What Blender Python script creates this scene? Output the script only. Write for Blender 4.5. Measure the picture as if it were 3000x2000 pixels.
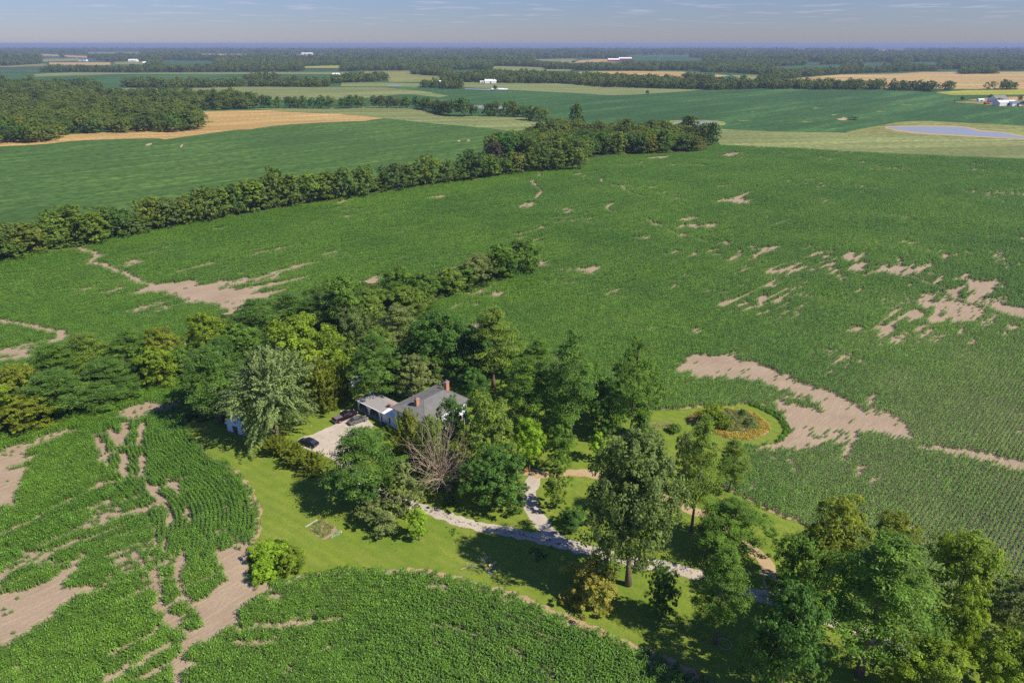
import bpy, bmesh, math, random
import numpy as np
from mathutils import Vector, Matrix
from mathutils.geometry import tessellate_polygon

sc = bpy.context.scene
for o in list(bpy.data.objects): bpy.data.objects.remove(o)

# ------------------------------------------------------------------ camera
CAM_H = 85.0
PITCH = math.atan((1000 - 128) / 2000.0)
SP, CP = math.sin(PITCH), math.cos(PITCH)
cam = bpy.data.cameras.new('camera'); camo = bpy.data.objects.new('camera', cam)
sc.collection.objects.link(camo); sc.camera = camo
cam.lens = 24.0; cam.sensor_width = 36.0; cam.clip_start = 0.5; cam.clip_end = 200000
camo.location = (0, 0, CAM_H); camo.rotation_euler = (math.radians(90) - PITCH, 0, 0)

# ------------------------------------------------------------------ light
SUN_EL, SUN_AZ = math.radians(47), math.atan2(0.914, -0.406)
w = bpy.data.worlds.new('World'); sc.world = w; w.use_nodes = True
wn, wl = w.node_tree.nodes, w.node_tree.links
for n in list(wn): wn.remove(n)
wo = wn.new('ShaderNodeOutputWorld'); bg = wn.new('ShaderNodeBackground'); sky = wn.new('ShaderNodeTexSky')
sky.sky_type = 'NISHITA'; sky.sun_disc = False; sky.sun_elevation = SUN_EL; sky.sun_rotation = SUN_AZ
sky.altitude = 300; sky.air_density = 1.5; sky.dust_density = 0.05; sky.ozone_density = 4.0
bg.inputs['Strength'].default_value = 0.080
# thin scattered fair-weather cloud scraps on a layer over the whole sky
tc = wn.new('ShaderNodeTexCoord'); sep = wn.new('ShaderNodeSeparateXYZ'); wl.new(tc.outputs['Generated'], sep.inputs[0])
mx = wn.new('ShaderNodeMath'); mx.operation = 'MAXIMUM'; mx.inputs[1].default_value = 0.0; wl.new(sep.outputs[2], mx.inputs[0])
dv = wn.new('ShaderNodeMath'); dv.operation = 'ADD'; dv.inputs[1].default_value = 0.02; wl.new(mx.outputs[0], dv.inputs[0])
dx = wn.new('ShaderNodeMath'); dx.operation = 'DIVIDE'; wl.new(sep.outputs[0], dx.inputs[0]); wl.new(dv.outputs[0], dx.inputs[1])
dy = wn.new('ShaderNodeMath'); dy.operation = 'DIVIDE'; wl.new(sep.outputs[1], dy.inputs[0]); wl.new(dv.outputs[0], dy.inputs[1])
cb = wn.new('ShaderNodeCombineXYZ'); wl.new(dx.outputs[0], cb.inputs[0]); wl.new(dy.outputs[0], cb.inputs[1])
cn = wn.new('ShaderNodeTexNoise'); cn.inputs['Scale'].default_value = 0.85; cn.inputs['Detail'].default_value = 6; cn.inputs['Roughness'].default_value = 0.62
wl.new(cb.outputs[0], cn.inputs['Vector'])
cr = wn.new('ShaderNodeMapRange'); cr.inputs['From Min'].default_value = 0.54; cr.inputs['From Max'].default_value = 0.80
cr.inputs['To Max'].default_value = 0.75; wl.new(cn.outputs['Fac'], cr.inputs['Value'])
tint = wn.new('ShaderNodeMix'); tint.data_type = 'RGBA'; tint.blend_type = 'MULTIPLY'; tint.inputs[0].default_value = 1.0
tint.inputs['B'].default_value = (0.333, 0.425, 0.795, 1); wl.new(sky.outputs[0], tint.inputs['A'])
fz = wn.new('ShaderNodeMapRange'); fz.inputs['From Min'].default_value = .012; fz.inputs['From Max'].default_value = .035; wl.new(sep.outputs[2], fz.inputs['Value'])
cf = wn.new('ShaderNodeMath'); cf.operation = 'MULTIPLY'; wl.new(cr.outputs[0], cf.inputs[0]); wl.new(fz.outputs[0], cf.inputs[1])
cm = wn.new('ShaderNodeMix'); cm.data_type = 'RGBA'; cm.inputs['B'].default_value = (4.6, 4.3, 5.0, 1)
wl.new(cf.outputs[0], cm.inputs[0]); wl.new(tint.outputs['Result'], cm.inputs['A'])
wl.new(cm.outputs['Result'], bg.inputs['Color']); wl.new(bg.outputs[0], wo.inputs[0])

sl = bpy.data.lights.new('sun', 'SUN'); sl.energy = 3.75; sl.angle = math.radians(0.55); sl.color = (1.0, 0.93, 0.82)
so = bpy.data.objects.new('sun', sl); sc.collection.objects.link(so)
sdir = Vector((math.sin(SUN_AZ) * math.cos(SUN_EL), math.cos(SUN_AZ) * math.cos(SUN_EL), math.sin(SUN_EL)))
so.rotation_euler = sdir.to_track_quat('Z', 'Y').to_euler(); so.location = (60, -40, 150)

sc.view_settings.view_transform = 'Standard'; sc.view_settings.look = 'None'
sc.view_settings.exposure = 0.84; sc.view_settings.gamma = 1.0; sc.view_settings.use_curve_mapping = False
cy = sc.cycles
cy.use_denoising = False; cy.max_bounces = 6; cy.diffuse_bounces = 3; cy.glossy_bounces = 2; cy.transmission_bounces = 3
cy.transparent_max_bounces = 6; cy.volume_bounces = 0; cy.sample_clamp_indirect = 4.0

# ------------------------------------------------------------------ helpers
rng = np.random.default_rng(7)
random.seed(7)

def g(px, py, z=0.0):
    """ground point (metres) whose plan position belongs to a point of the survey picture, 3000 x 2000"""
    u = (px - 1500) / 2000.0; v = (py - 1000) / 2000.0
    d = (CAM_H - z) / (SP + v * CP)
    return (u * d, (CP - v * SP) * d)

def pr(x, y, z=0.0):
    dz = z - CAM_H
    d = y * CP - dz * SP
    return 1500 + 2000 * x / d, 1000 - 2000 * (dz * CP + y * SP) / d

def Z(ox, oy, s, pts): return [(ox + a / s, oy + b / s) for a, b in pts]
z1 = lambda *p: Z(0, 0, 2.352, p)
z2 = lambda *p: Z(1000, 0, 2.352, p)
z3 = lambda *p: Z(2000, 0, 2.352, p)
z4 = lambda *p: Z(0, 400, 2.352, p)
z5 = lambda *p: Z(1000, 300, 2.138, p)
z6 = lambda *p: Z(2000, 400, 1.568, p)
z7 = lambda *p: Z(0, 850, 2.94, p)
z8 = lambda *p: Z(0, 1300, 2.24, p)
n3 = lambda *p: Z(1400, 900, 3.137, p)
n4 = lambda *p: Z(1900, 1050, 3.92, p)
n5 = lambda *p: Z(500, 1350, 2.4125, p)
n6 = lambda *p: Z(1200, 1400, 2.614, p)
n7 = lambda *p: Z(1900, 1350, 2.412, p)
lb = lambda *p: Z(0, 1000, 2.613, p)

def smooth(pts, k=4, closed=True):
    P = np.array(pts, float); n = len(P); out = []
    rngi = range(n) if closed else range(n - 1)
    for i in rngi:
        if closed: a, b, c, d = P[(i - 1) % n], P[i], P[(i + 1) % n], P[(i + 2) % n]
        else: a, b, c, d = P[max(i - 1, 0)], P[i], P[i + 1], P[min(i + 2, n - 1)]
        for j in range(k):
            t = j / k
            out.append(0.5 * ((2 * b) + (c - a) * t + (2 * a - 5 * b + 4 * c - d) * t * t + (3 * b - a - 3 * c + d) * t ** 3))
    if not closed: out.append(P[-1])
    return np.array(out)

def vnoise(x, y, s, seed=0):
    x = np.asarray(x) / s + seed * 17.3 + 4000; y = np.asarray(y) / s - seed * 9.1 + 4000
    xi = np.floor(x).astype(np.int64); yi = np.floor(y).astype(np.int64); fx = x - xi; fy = y - yi
    fx = fx * fx * (3 - 2 * fx); fy = fy * fy * (3 - 2 * fy)
    def h(a, b):
        n = (a * 374761393 + b * 668265263 + seed * 1442695041) & 0x7fffffff
        n = ((n ^ (n >> 13)) * 1274126177) & 0x7fffffff
        return ((n ^ (n >> 16)) & 0xffff) / 65535.0
    return (h(xi, yi) * (1 - fx) + h(xi + 1, yi) * fx) * (1 - fy) + (h(xi, yi + 1) * (1 - fx) + h(xi + 1, yi + 1) * fx) * fy

def inside(px, py, poly):
    P = np.asarray(poly, float); r = np.zeros(len(px), bool)
    bx = (px > P[:, 0].min()) & (px < P[:, 0].max()) & (py > P[:, 1].min()) & (py < P[:, 1].max())
    idx = np.nonzero(bx)[0]
    if len(idx) == 0: return r
    x = px[idx]; y = py[idx]; c = np.zeros(len(idx), bool); n = len(P)
    for i in range(n):
        x0, y0 = P[i]; x1, y1 = P[(i + 1) % n]
        if y0 == y1: continue
        c ^= ((y0 > y) != (y1 > y)) & (x < (x1 - x0) * (y - y0) / (y1 - y0) + x0)
    r[idx] = c
    return r

def dist_line(x, y, pts):
    d = np.full(len(x), 1e9)
    for (ax, ay), (bx, by) in zip(pts[:-1], pts[1:]):
        vx, vy = bx - ax, by - ay; L = vx * vx + vy * vy + 1e-9
        t = np.clip(((x - ax) * vx + (y - ay) * vy) / L, 0, 1)
        d = np.minimum(d, np.hypot(x - ax - t * vx, y - ay - t * vy))
    return d

def tag(o, label=None, cat=None, group=None, kind=None):
    if label: o['label'] = label
    if cat: o['category'] = cat
    if group: o['group'] = group
    if kind: o['kind'] = kind
    return o

def link(o, parent=None):
    sc.collection.objects.link(o)
    if parent is not None: o.parent = parent
    return o

def empty(name, loc, rz=0, label=None, cat=None, group=None):
    o = bpy.data.objects.new(name, None); o.location = loc; o.rotation_euler = (0, 0, rz); link(o)
    return tag(o, label, cat, group)

def mesh_np(name, V, F, mat=None, attr=None, smooth_=False):
    V = np.asarray(V, np.float32); F = np.asarray(F, np.int32)
    me = bpy.data.meshes.new(name); k = F.shape[1]
    me.vertices.add(len(V)); me.vertices.foreach_set('co', V.ravel())
    me.loops.add(F.size); me.loops.foreach_set('vertex_index', F.ravel())
    me.polygons.add(len(F)); me.polygons.foreach_set('loop_start', np.arange(0, F.size, k, dtype=np.int32))
    me.update(calc_edges=True)
    if smooth_: me.polygons.foreach_set('use_smooth', np.ones(len(F), bool))
    if attr is not None:
        a = me.attributes.new('tone', 'FLOAT', 'FACE'); a.data.foreach_set('value', np.asarray(attr, np.float32))
    if mat: me.materials.append(mat)
    return me

class MB:
    def __init__(s): s.v = []; s.f = []
    def quad(s, *p):
        b = len(s.v); s.v += [tuple(q) for q in p]; s.f.append(tuple(range(b, b + len(p))))
    def box(s, c, d, rz=0, taper=1.0):
        cx, cy, cz = c; x, y, z = d[0] / 2, d[1] / 2, d[2] / 2; b = len(s.v); ca, sa = math.cos(rz), math.sin(rz)
        for k, t in ((-1, 1.0), (1, taper)):
            for i, j in ((-1, -1), (1, -1), (1, 1), (-1, 1)):
                X, Y = i * x * t, j * y * t
                s.v.append((cx + X * ca - Y * sa, cy + X * sa + Y * ca, cz + k * z))
        for q in ((3, 2, 1, 0), (4, 5, 6, 7), (0, 1, 5, 4), (1, 2, 6, 5), (2, 3, 7, 6), (3, 0, 4, 7)): s.f.append(tuple(b + i for i in q))
    def prism(s, pts, z0, z1):
        b = len(s.v); n = len(pts)
        s.v += [(x, y, z0) for x, y in pts] + [(x, y, z1) for x, y in pts]
        s.f.append(tuple(b + i for i in reversed(range(n)))); s.f.append(tuple(b + n + i for i in range(n)))
        for i in range(n): s.f.append((b + i, b + (i + 1) % n, b + n + (i + 1) % n, b + n + i))
    def side_prism(s, pts, y0, y1):
        """pts in the x,z plane, extruded along y"""
        b = len(s.v); n = len(pts)
        s.v += [(x, y0, z) for x, z in pts] + [(x, y1, z) for x, z in pts]
        s.f.append(tuple(b + i for i in range(n))); s.f.append(tuple(b + n + i for i in reversed(range(n))))
        for i in range(n): s.f.append((b + (i + 1) % n, b + i, b + n + i, b + n + (i + 1) % n))
    def tube(s, pts, rad, n=6, cap=True):
        rings = []
        for i, p in enumerate(pts):
            p = Vector(p); a = Vector(pts[max(i - 1, 0)]); c = Vector(pts[min(i + 1, len(pts) - 1)])
            t = (c - a).normalized() if (c - a).length > 1e-6 else Vector((0, 0, 1))
            u = t.orthogonal().normalized() if i == 0 else (pu - t * pu.dot(t)).normalized()
            pu = u; w_ = t.cross(u); r = rad[i] if hasattr(rad, '__len__') else rad
            b = len(s.v); rings.append(b)
            for k in range(n):
                an = 2 * math.pi * k / n; q = p + (u * math.cos(an) + w_ * math.sin(an)) * r; s.v.append(tuple(q))
        for a, b in zip(rings[:-1], rings[1:]):
            for k in range(n): s.f.append((a + k, a + (k + 1) % n, b + (k + 1) % n, b + k))
        if cap:
            s.f.append(tuple(rings[0] + i for i in reversed(range(n)))); s.f.append(tuple(rings[-1] + i for i in range(n)))
    def lathe(s, prof, c=(0, 0, 0), n=16):
        b = len(s.v); m = len(prof)
        for r, z in prof:
            for k in range(n):
                a = 2 * math.pi * k / n; s.v.append((c[0] + r * math.cos(a), c[1] + r * math.sin(a), c[2] + z))
        for i in range(m - 1):
            for k in range(n): s.f.append((b + i * n + k, b + i * n + (k + 1) % n, b + (i + 1) * n + (k + 1) % n, b + (i + 1) * n + k))
        s.f.append(tuple(b + k for k in reversed(range(n)))); s.f.append(tuple(b + (m - 1) * n + k for k in range(n)))
    def mesh(s, name, mat=None, sm=False):
        me = bpy.data.meshes.new(name); me.from_pydata(s.v, [], s.f); me.update()
        if mat: me.materials.append(mat)
        if sm: me.polygons.foreach_set('use_smooth', [True] * len(me.polygons))
        return me
    def obj(s, name, mat, parent=None, loc=(0, 0, 0), rz=0, sm=False):
        o = bpy.data.objects.new(name, s.mesh(name, mat, sm)); o.location = loc; o.rotation_euler = (0, 0, rz)
        return link(o, parent)

# ------------------------------------------------------------------ materials
def srgb(r, g_, b):
    f = lambda c: ((c / 255 + 0.055) / 1.055) ** 2.4 if c > 10 else c / 255 / 12.92
    return (f(r), f(g_), f(b), 1)

def newmat(name):
    m = bpy.data.materials.new(name); m.use_nodes = True
    nt = m.node_tree
    for n in list(nt.nodes): nt.nodes.remove(n)
    out = nt.nodes.new('ShaderNodeOutputMaterial')
    return m, nt, out

def N(nt, t, **kw):
    n = nt.nodes.new(t)
    for k, v in kw.items():
        if k in n.inputs.keys(): n.inputs[k].default_value = v
        else: setattr(n, k, v)
    return n

def pos(nt, rot=0.0, scale=(1, 1, 1)):
    p = N(nt, 'ShaderNodeNewGeometry'); m = N(nt, 'ShaderNodeMapping')
    m.vector_type = 'TEXTURE'; m.inputs['Rotation'].default_value = (0, 0, rot)
    m2 = N(nt, 'ShaderNodeMapping'); m2.inputs['Scale'].default_value = scale
    nt.links.new(p.outputs['Position'], m.inputs['Vector']); nt.links.new(m.outputs[0], m2.inputs['Vector'])
    return m2.outputs[0]

def noise(nt, vec, scale, detail=4, rough=0.6):
    n = N(nt, 'ShaderNodeTexNoise'); n.inputs['Scale'].default_value = scale; n.inputs['Detail'].default_value = detail
    n.inputs['Roughness'].default_value = rough; nt.links.new(vec, n.inputs['Vector']); return n.outputs['Fac']

def ramp(nt, fac, stops):
    r = N(nt, 'ShaderNodeValToRGB'); e = r.color_ramp.elements
    while len(e) < len(stops): e.new(0.5)
    for el, (p_, c) in zip(e, stops): el.position = p_; el.color = c if len(c) == 4 else (*c, 1)
    nt.links.new(fac, r.inputs[0]); return r.outputs[0]

def mixc(nt, fac, a, b, mode='MIX'):
    m = N(nt, 'ShaderNodeMix', data_type='RGBA', blend_type=mode)
    for s_, v in ((m.inputs[0], fac), (m.inputs['A'], a), (m.inputs['B'], b)):
        if isinstance(v, (int, float)): s_.default_value = v
        elif isinstance(v, tuple): s_.default_value = v if len(v) == 4 else (*v, 1)
        else: nt.links.new(v, s_)
    return m.outputs['Result']

def rng_map(nt, fac, a, b, c=0.0, d=1.0):
    m = N(nt, 'ShaderNodeMapRange'); nt.links.new(fac, m.inputs['Value'])
    m.inputs['From Min'].default_value = a; m.inputs['From Max'].default_value = b; m.inputs['To Min'].default_value = c; m.inputs['To Max'].default_value = d
    return m.outputs[0]

def mul(nt, a, b, op='MULTIPLY'):
    m = N(nt, 'ShaderNodeMath', operation=op)
    for i, v in enumerate((a, b)):
        if isinstance(v, (int, float)): m.inputs[i].default_value = v
        else: nt.links.new(v, m.inputs[i])
    return m.outputs[0]

def finish(nt, out, col, rough=0.9, bump=None, bstr=0.3, bdist=0.1, spec=0.2, metal=0.0):
    p = N(nt, 'ShaderNodeBsdfPrincipled'); p.inputs['Roughness'].default_value = rough
    p.inputs['Specular IOR Level'].default_value = spec; p.inputs['Metallic'].default_value = metal
    if isinstance(col, tuple): p.inputs['Base Color'].default_value = col if len(col) == 4 else (*col, 1)
    else: nt.links.new(col, p.inputs['Base Color'])
    if bump is not None:
        b = N(nt, 'ShaderNodeBump'); b.inputs['Strength'].default_value = bstr; b.inputs['Distance'].default_value = bdist
        nt.links.new(bump, b.inputs['Height']); nt.links.new(b.outputs[0], p.inputs['Normal'])
    nt.links.new(p.outputs[0], out.inputs[0]); return p

def simple(name, col, rough=0.6, var=0.15, scale=3.0, spec=0.3, metal=0.0, bump=0.1):
    m, nt, out = newmat(name)
    c = N(nt, 'ShaderNodeTexCoord').outputs['Object']
    f = noise(nt, c, scale, 5)
    lo = tuple(x * (1 - var) for x in col[:3]); hi = tuple(min(1, x * (1 + var)) for x in col[:3])
    finish(nt, out, ramp(nt, f, [(0.3, lo), (0.7, hi)]), rough, f, bump, 0.02, spec, metal)
    return m

ROW = math.radians(45)      # drilling direction of the fields

def soil_mat(name, a, b, straw, track=ROW):
    m, nt, out = newmat(name)
    P = pos(nt); Q = pos(nt, track, (0.22, 1.4, 1))
    f1 = noise(nt, P, 0.09, 6); f2 = noise(nt, Q, 0.9, 5, 0.65); f3 = noise(nt, P, 2.2, 4)
    c = ramp(nt, f1, [(0.3, a), (0.7, b)])
    c = mixc(nt, rng_map(nt, f2, 0.5, 0.75, 0, 0.75), c, straw)
    c = mixc(nt, rng_map(nt, f3, 0.35, 0.7, 0, 0.35), c, tuple(x * 0.6 for x in a))
    finish(nt, out, c, 0.95, mul(nt, f3, f2, 'ADD'), 0.5, 0.25, 0.1); return m
M_soil = soil_mat('soil', (0.30, 0.222, 0.145), (0.385, 0.293, 0.196), (0.47, 0.375, 0.25))

def field_mat(name, cols, row=ROW, rs=(0.012, 0.16), fine=0.6, bump=0.4, row2=None, patch=0.007):
    """crop seen from far off: broad patches, sprayer/contour streaks along the rows, leaf-canopy grain"""
    m, nt, out = newmat(name)
    P = pos(nt); Q = pos(nt, row, (rs[0], rs[1], 1))
    big = noise(nt, P, patch, 5, 0.55); st = noise(nt, Q, 1.0, 6, 0.7); fn = noise(nt, P, fine, 5, 0.7)
    c = ramp(nt, big, [(0.30, cols[0]), (0.5, cols[1]), (0.72, cols[2])])
    dark = tuple(x * 0.62 for x in cols[1][:3])
    c = mixc(nt, rng_map(nt, st, 0.44, 0.60, 0.0, 0.75), c, dark); c = mixc(nt, rng_map(nt, st, 0.46, 0.36, 0.0, 0.5), c, tuple(min(1, x * 1.5) for x in cols[2][:3]))
    wv = noise(nt, pos(nt, row + .25, (rs[0] * .5, rs[1] * .28, 1)), 1.0, 3, 0.5); c = mixc(nt, rng_map(nt, wv, 0.5, 0.64, 0.0, 0.6), c, tuple(x * .72 for x in cols[0][:3]))
    c = mixc(nt, rng_map(nt, fn, 0.42, 0.60, 0.0, 0.75), c, tuple(x * 0.42 for x in cols[1][:3]))
    finish(nt, out, c, 0.9, mul(nt, fn, st, 'ADD'), bump, 1.2, 0.1); return m

G = lambda r, g_, b, k=1.0: (r * k, g_ * k, b * k)
M_bean = field_mat('soybean_leaves', (G(.068, .142, .030), G(.084, .166, .033), G(.112, .190, .034)), rs=(0.010, 0.10), fine=0.16)
M_green = field_mat('far_green_crop', (G(.045, .120, .034), G(.060, .142, .038), G(.085, .168, .042)), rs=(0.003, 0.03), fine=0.15)
M_olive = field_mat('far_maize', (G(.19, .235, .075), G(.25, .285, .095), G(.30, .32, .11)), row=math.radians(8), rs=(0.003, 0.05), fine=0.2)
M_tan = field_mat('ripe_wheat', (G(.47, .31, .11), G(.56, .375, .135), G(.62, .43, .17)), row=math.radians(20), rs=(0.006, 0.06), fine=0.3, bump=0.1)
M_tan2 = field_mat('stubble', (G(.47, .33, .125), G(.57, .395, .15), G(.51, .38, .14)), row=math.radians(-5), rs=(0.002, 0.02), fine=0.1, bump=0.1)
M_yel = field_mat('flowering_crop', (G(.30, .33, .05), G(.42, .42, .05), G(.36, .38, .07)), row=0, rs=(0.003, 0.02), fine=0.1)
M_pasture = field_mat('pasture', (G(.24, .27, .07), G(.30, .30, .09), G(.17, .23, .06)), row=0, rs=(0.006, 0.02), fine=0.1)
M_farland = field_mat('distant_land', (G(.055, .100, .040), G(.075, .125, .045), G(.17, .20, .07)), row=0, rs=(0.0006, 0.003), fine=0.012, patch=0.0016)

def lawn_mat():
    m, nt, out = newmat('lawn_grass')
    P = pos(nt); Q = pos(nt, math.radians(-35), (0.10, 0.9, 1))
    f1 = noise(nt, P, 0.07, 5); f2 = noise(nt, Q, 0.9, 5, 0.65); f3 = noise(nt, P, 3.0, 5, 0.75); f4 = noise(nt, P, 0.45, 5, 0.7)
    c = ramp(nt, f1, [(0.3, (.125, .200, .018)), (0.5, (.185, .240, .024)), (0.72, (.24, .275, .038))])
    c = mixc(nt, rng_map(nt, f2, 0.42, 0.68, 0, 0.55), c, (.20, .225, .045))
    c = mixc(nt, rng_map(nt, f4, 0.48, 0.72, 0, 0.6), c, (.075, .155, .014))
    c = mixc(nt, rng_map(nt, f3, 0.45, 0.65, 0, 0.45), c, (.055, .105, .012))
    wv = N(nt, 'ShaderNodeTexWave'); wv.inputs['Scale'].default_value = 0.14; wv.inputs['Distortion'].default_value = 3.0; wv.inputs['Detail'].default_value = 2; wv.inputs['Detail Scale'].default_value = 0.3
    nt.links.new(pos(nt, math.radians(55)), wv.inputs['Vector']); c = mixc(nt, rng_map(nt, wv.outputs['Fac'], 0.3, 0.8, 0, 0.28), c, (.10, .17, .018))
    f5 = noise(nt, P, 0.9, 2, 0.4)
    c = mixc(nt, rng_map(nt, f5, 0.70, 0.76, 0, 0.7), c, (.30, .22, .10))
    finish(nt, out, c, 0.9, f3, 0.7, 0.12, 0.15); return m
M_lawn = lawn_mat()

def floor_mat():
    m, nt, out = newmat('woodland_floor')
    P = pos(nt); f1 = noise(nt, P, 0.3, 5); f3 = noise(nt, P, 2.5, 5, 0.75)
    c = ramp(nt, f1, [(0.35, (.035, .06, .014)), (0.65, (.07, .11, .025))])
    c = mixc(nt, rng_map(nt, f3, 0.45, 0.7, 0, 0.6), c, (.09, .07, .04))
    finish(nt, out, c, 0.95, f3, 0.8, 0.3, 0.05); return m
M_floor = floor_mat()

def gravel_mat():
    m, nt, out = newmat('gravel')
    P = pos(nt); f1 = noise(nt, P, 0.35, 4); f2 = noise(nt, P, 7.0, 4, 0.8); f3 = noise(nt, P, 1.5, 5, 0.7)
    c = ramp(nt, f1, [(0.35, (.42, .36, .285)), (0.65, (.53, .455, .365))])
    c = mixc(nt, rng_map(nt, f3, 0.52, 0.72, 0, 0.55), c, (.34, .27, .17))
    c = mixc(nt, rng_map(nt, f2, 0.45, 0.7, 0, 0.5), c, (.24, .21, .18))
    finish(nt, out, c, 0.95, f2, 0.6, 0.06, 0.1); return m
M_gravel = gravel_mat()

def soil2(name, a, b):
    m, nt, out = newmat(name)
    P = pos(nt); f1 = noise(nt, P, 0.8, 5, 0.7); f2 = noise(nt, P, 3.5, 5, 0.7)
    c = ramp(nt, f1, [(0.35, a), (0.65, b)]); c = mixc(nt, rng_map(nt, f2, 0.45, 0.7, 0, 0.45), c, tuple(x * .6 for x in a))
    finish(nt, out, c, 0.95, f2, 0.5, 0.15, 0.1); return m
M_edge = soil2('dry_verge', (.35, .235, .135), (.42, .30, .185))
M_straw = soil2('straw', (.46, .33, .17), (.40, .28, .17))

def water_mat():
    m, nt, out = newmat('pond_water')
    f = noise(nt, pos(nt), 0.5, 3)
    finish(nt, out, (.27, .285, .29), 0.35, f, 0.05, 0.1, 0.8); return m
M_water = water_mat()

def leaf_mat(name, tr=0.42, gloss=0.2, base=None, jitter=0.45, inst=False, hue=None, crop=False):
    m, nt, out = newmat(name)
    oi = N(nt, 'ShaderNodeObjectInfo')
    at = N(nt, 'ShaderNodeAttribute', attribute_name='tone')
    P = N(nt, 'ShaderNodeNewGeometry').outputs['Position']
    f = noise(nt, P, 0.45, 3, 0.6)
    col = oi.outputs['Color'] if base is None else base
    v = rng_map(nt, at.outputs['Fac'], 0, 1, 1 - jitter, 1 + jitter)
    v = mul(nt, v, rng_map(nt, f, 0.3, 0.7, 0.82, 1.18))
    if inst: v = mul(nt, v, rng_map(nt, oi.outputs['Random'], 0, 1, 0.85 if crop else 0.72, 1.15 if crop else 1.25))
    vv = N(nt, 'ShaderNodeCombineXYZ')
    for i in range(3): nt.links.new(v, vv.inputs[i])
    c = mixc(nt, 1.0, col, vv.outputs[0], 'MULTIPLY')
    if hue: c = mixc(nt, rng_map(nt, oi.outputs['Random'], 0.45, 1.0, 0, 0.85), c, hue)
    if crop:   # vigour of the crop differs across the field and along the drilled rows
        a_ = noise(nt, pos(nt, ROW, (0.02, 0.16, 1)), 1.0, 5, 0.65); b_ = noise(nt, P, 0.018, 4, 0.55)
        c = mixc(nt, rng_map(nt, a_, 0.44, 0.66, 0, 0.65), c, mixc(nt, 1.0, c, (1.4, 1.2, 1.3), 'MULTIPLY'))
        c = mixc(nt, rng_map(nt, b_, 0.4, 0.62, 0, 0.7), c, mixc(nt, 1.0, c, (.62, .74, .80), 'MULTIPLY'))
    # hue variation: leaves with a bright random tone turn a little yellower
    c2 = mixc(nt, 1.0, c, (1.25, 1.15, 0.75), 'MULTIPLY')
    c = mixc(nt, rng_map(nt, at.outputs['Fac'], 0.55, 1.0, 0, 0.8), c, c2)
    p = N(nt, 'ShaderNodeBsdfPrincipled'); p.inputs['Roughness'].default_value = 0.5
    p.inputs['Specular IOR Level'].default_value = gloss
    nt.links.new(c, p.inputs['Base Color'])
    t = N(nt, 'ShaderNodeBsdfTranslucent'); nt.links.new(mixc(nt, 1.0, c, (1.5, 1.6, 0.6), 'MULTIPLY'), t.inputs['Color'])
    ms = N(nt, 'ShaderNodeMixShader'); ms.inputs[0].default_value = tr
    nt.links.new(p.outputs[0], ms.inputs[1]); nt.links.new(t.outputs[0], ms.inputs[2]); nt.links.new(ms.outputs[0], out.inputs[0])
    return m
M_leaf = leaf_mat('foliage')
M_leaf_i = leaf_mat('woodland_foliage', base=(.15, .215, .042, 1), inst=True, hue=(.21, .245, .045, 1))
M_leaf_u = leaf_mat('undergrowth_foliage', base=(.09, .17, .025, 1), inst=True, hue=(.13, .19, .03, 1))
M_corn = leaf_mat('corn_leaf', tr=0.15, gloss=0.4, base=(.102, .212, .019, 1), jitter=0.55, inst=True, crop=True)
M_weed = leaf_mat('weed_leaf', tr=0.25, gloss=0.1, base=(.22, .29, .09, 1), jitter=0.4, inst=True, hue=(.20, .17, .05, 1))
M_gold = leaf_mat('golden_weed', tr=0.2, gloss=0.2, base=(.44, .38, .05, 1), jitter=0.4, inst=True, hue=(.38, .21, .07, 1))
M_tallg = leaf_mat('tall_grass', tr=0.35, gloss=0.1, base=(.13, .25, .035, 1), jitter=0.3, inst=True)
M_silver = leaf_mat('silver_leaf', tr=0.1, gloss=0.2, base=(.42, .50, .40, 1), jitter=0.3, inst=True)
M_bark = simple('bark', (.17, .125, .09), 0.9, 0.4, 4, 0.1, bump=0.6)
M_deadwood = simple('dead_wood', (.37, .285, .205), 0.9, 0.35, 3, 0.1, bump=0.4)
M_white = simple('white_paint', (.80, .81, .80), 0.6, 0.05, 2)
M_wmetal = simple('white_metal', (.82, .82, .80), 0.4, 0.06, 1)
M_trim = simple('trim', (.74, .74, .73), 0.6, 0.05, 2)
M_shingle = simple('shingles', (.165, .160, .148), 0.9, 0.16, .9, 0.15, bump=0.3)
M_shingle2 = simple('pale_roofing', (.30, .28, .27), 0.9, 0.10, 1.2, 0.15, bump=0.3)
M_gutter = simple('gutter', (.16, .13, .13), 0.5, 0.1, 2)
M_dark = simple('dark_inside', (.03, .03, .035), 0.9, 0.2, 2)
M_concrete = simple('concrete', (.42, .36, .31), 0.9, 0.12, 1.0, 0.1)
M_glass = simple('window_glass', (.03, .04, .05), 0.08, 0.1, 1, 0.8)
M_steel = simple('steel', (.45, .48, .50), 0.35, 0.08, 3, 0.5, 0.8)
M_blue = simple('blue_plastic', (.06, .12, .42), 0.5, 0.1, 3)
M_maroon = simple('maroon_paint', (.018, .007, .014), 0.22, 0.05, 1, 0.6)
M_navy = simple('navy_paint', (.010, .014, .030), 0.18, 0.05, 1, 0.6)
M_grey = simple('grey_paint', (.11, .11, .10), 0.3, 0.05, 1, 0.5)
M_tyre = simple('rubber', (.02, .02, .02), 0.8, 0.1, 5)
M_red = simple('red_paint', (.35, .03, .03), 0.5, 0.1, 3)
M_taill = simple('red_lens', (.5, .02, .02), 0.2, 0.05, 3, 0.6)
M_stone = simple('pale_stone', (.48, .47, .44), 0.9, 0.2, 4, 0.1, bump=0.5)
M_wood = simple('cut_wood', (.48, .33, .20), 0.9, 0.25, 3, 0.1)
M_terra = simple('terracotta', (.42, .16, .08), 0.8, 0.15, 3)
M_farroof = simple('far_roof', (.20, .18, .18), 0.8, 0.1, 1)
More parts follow.
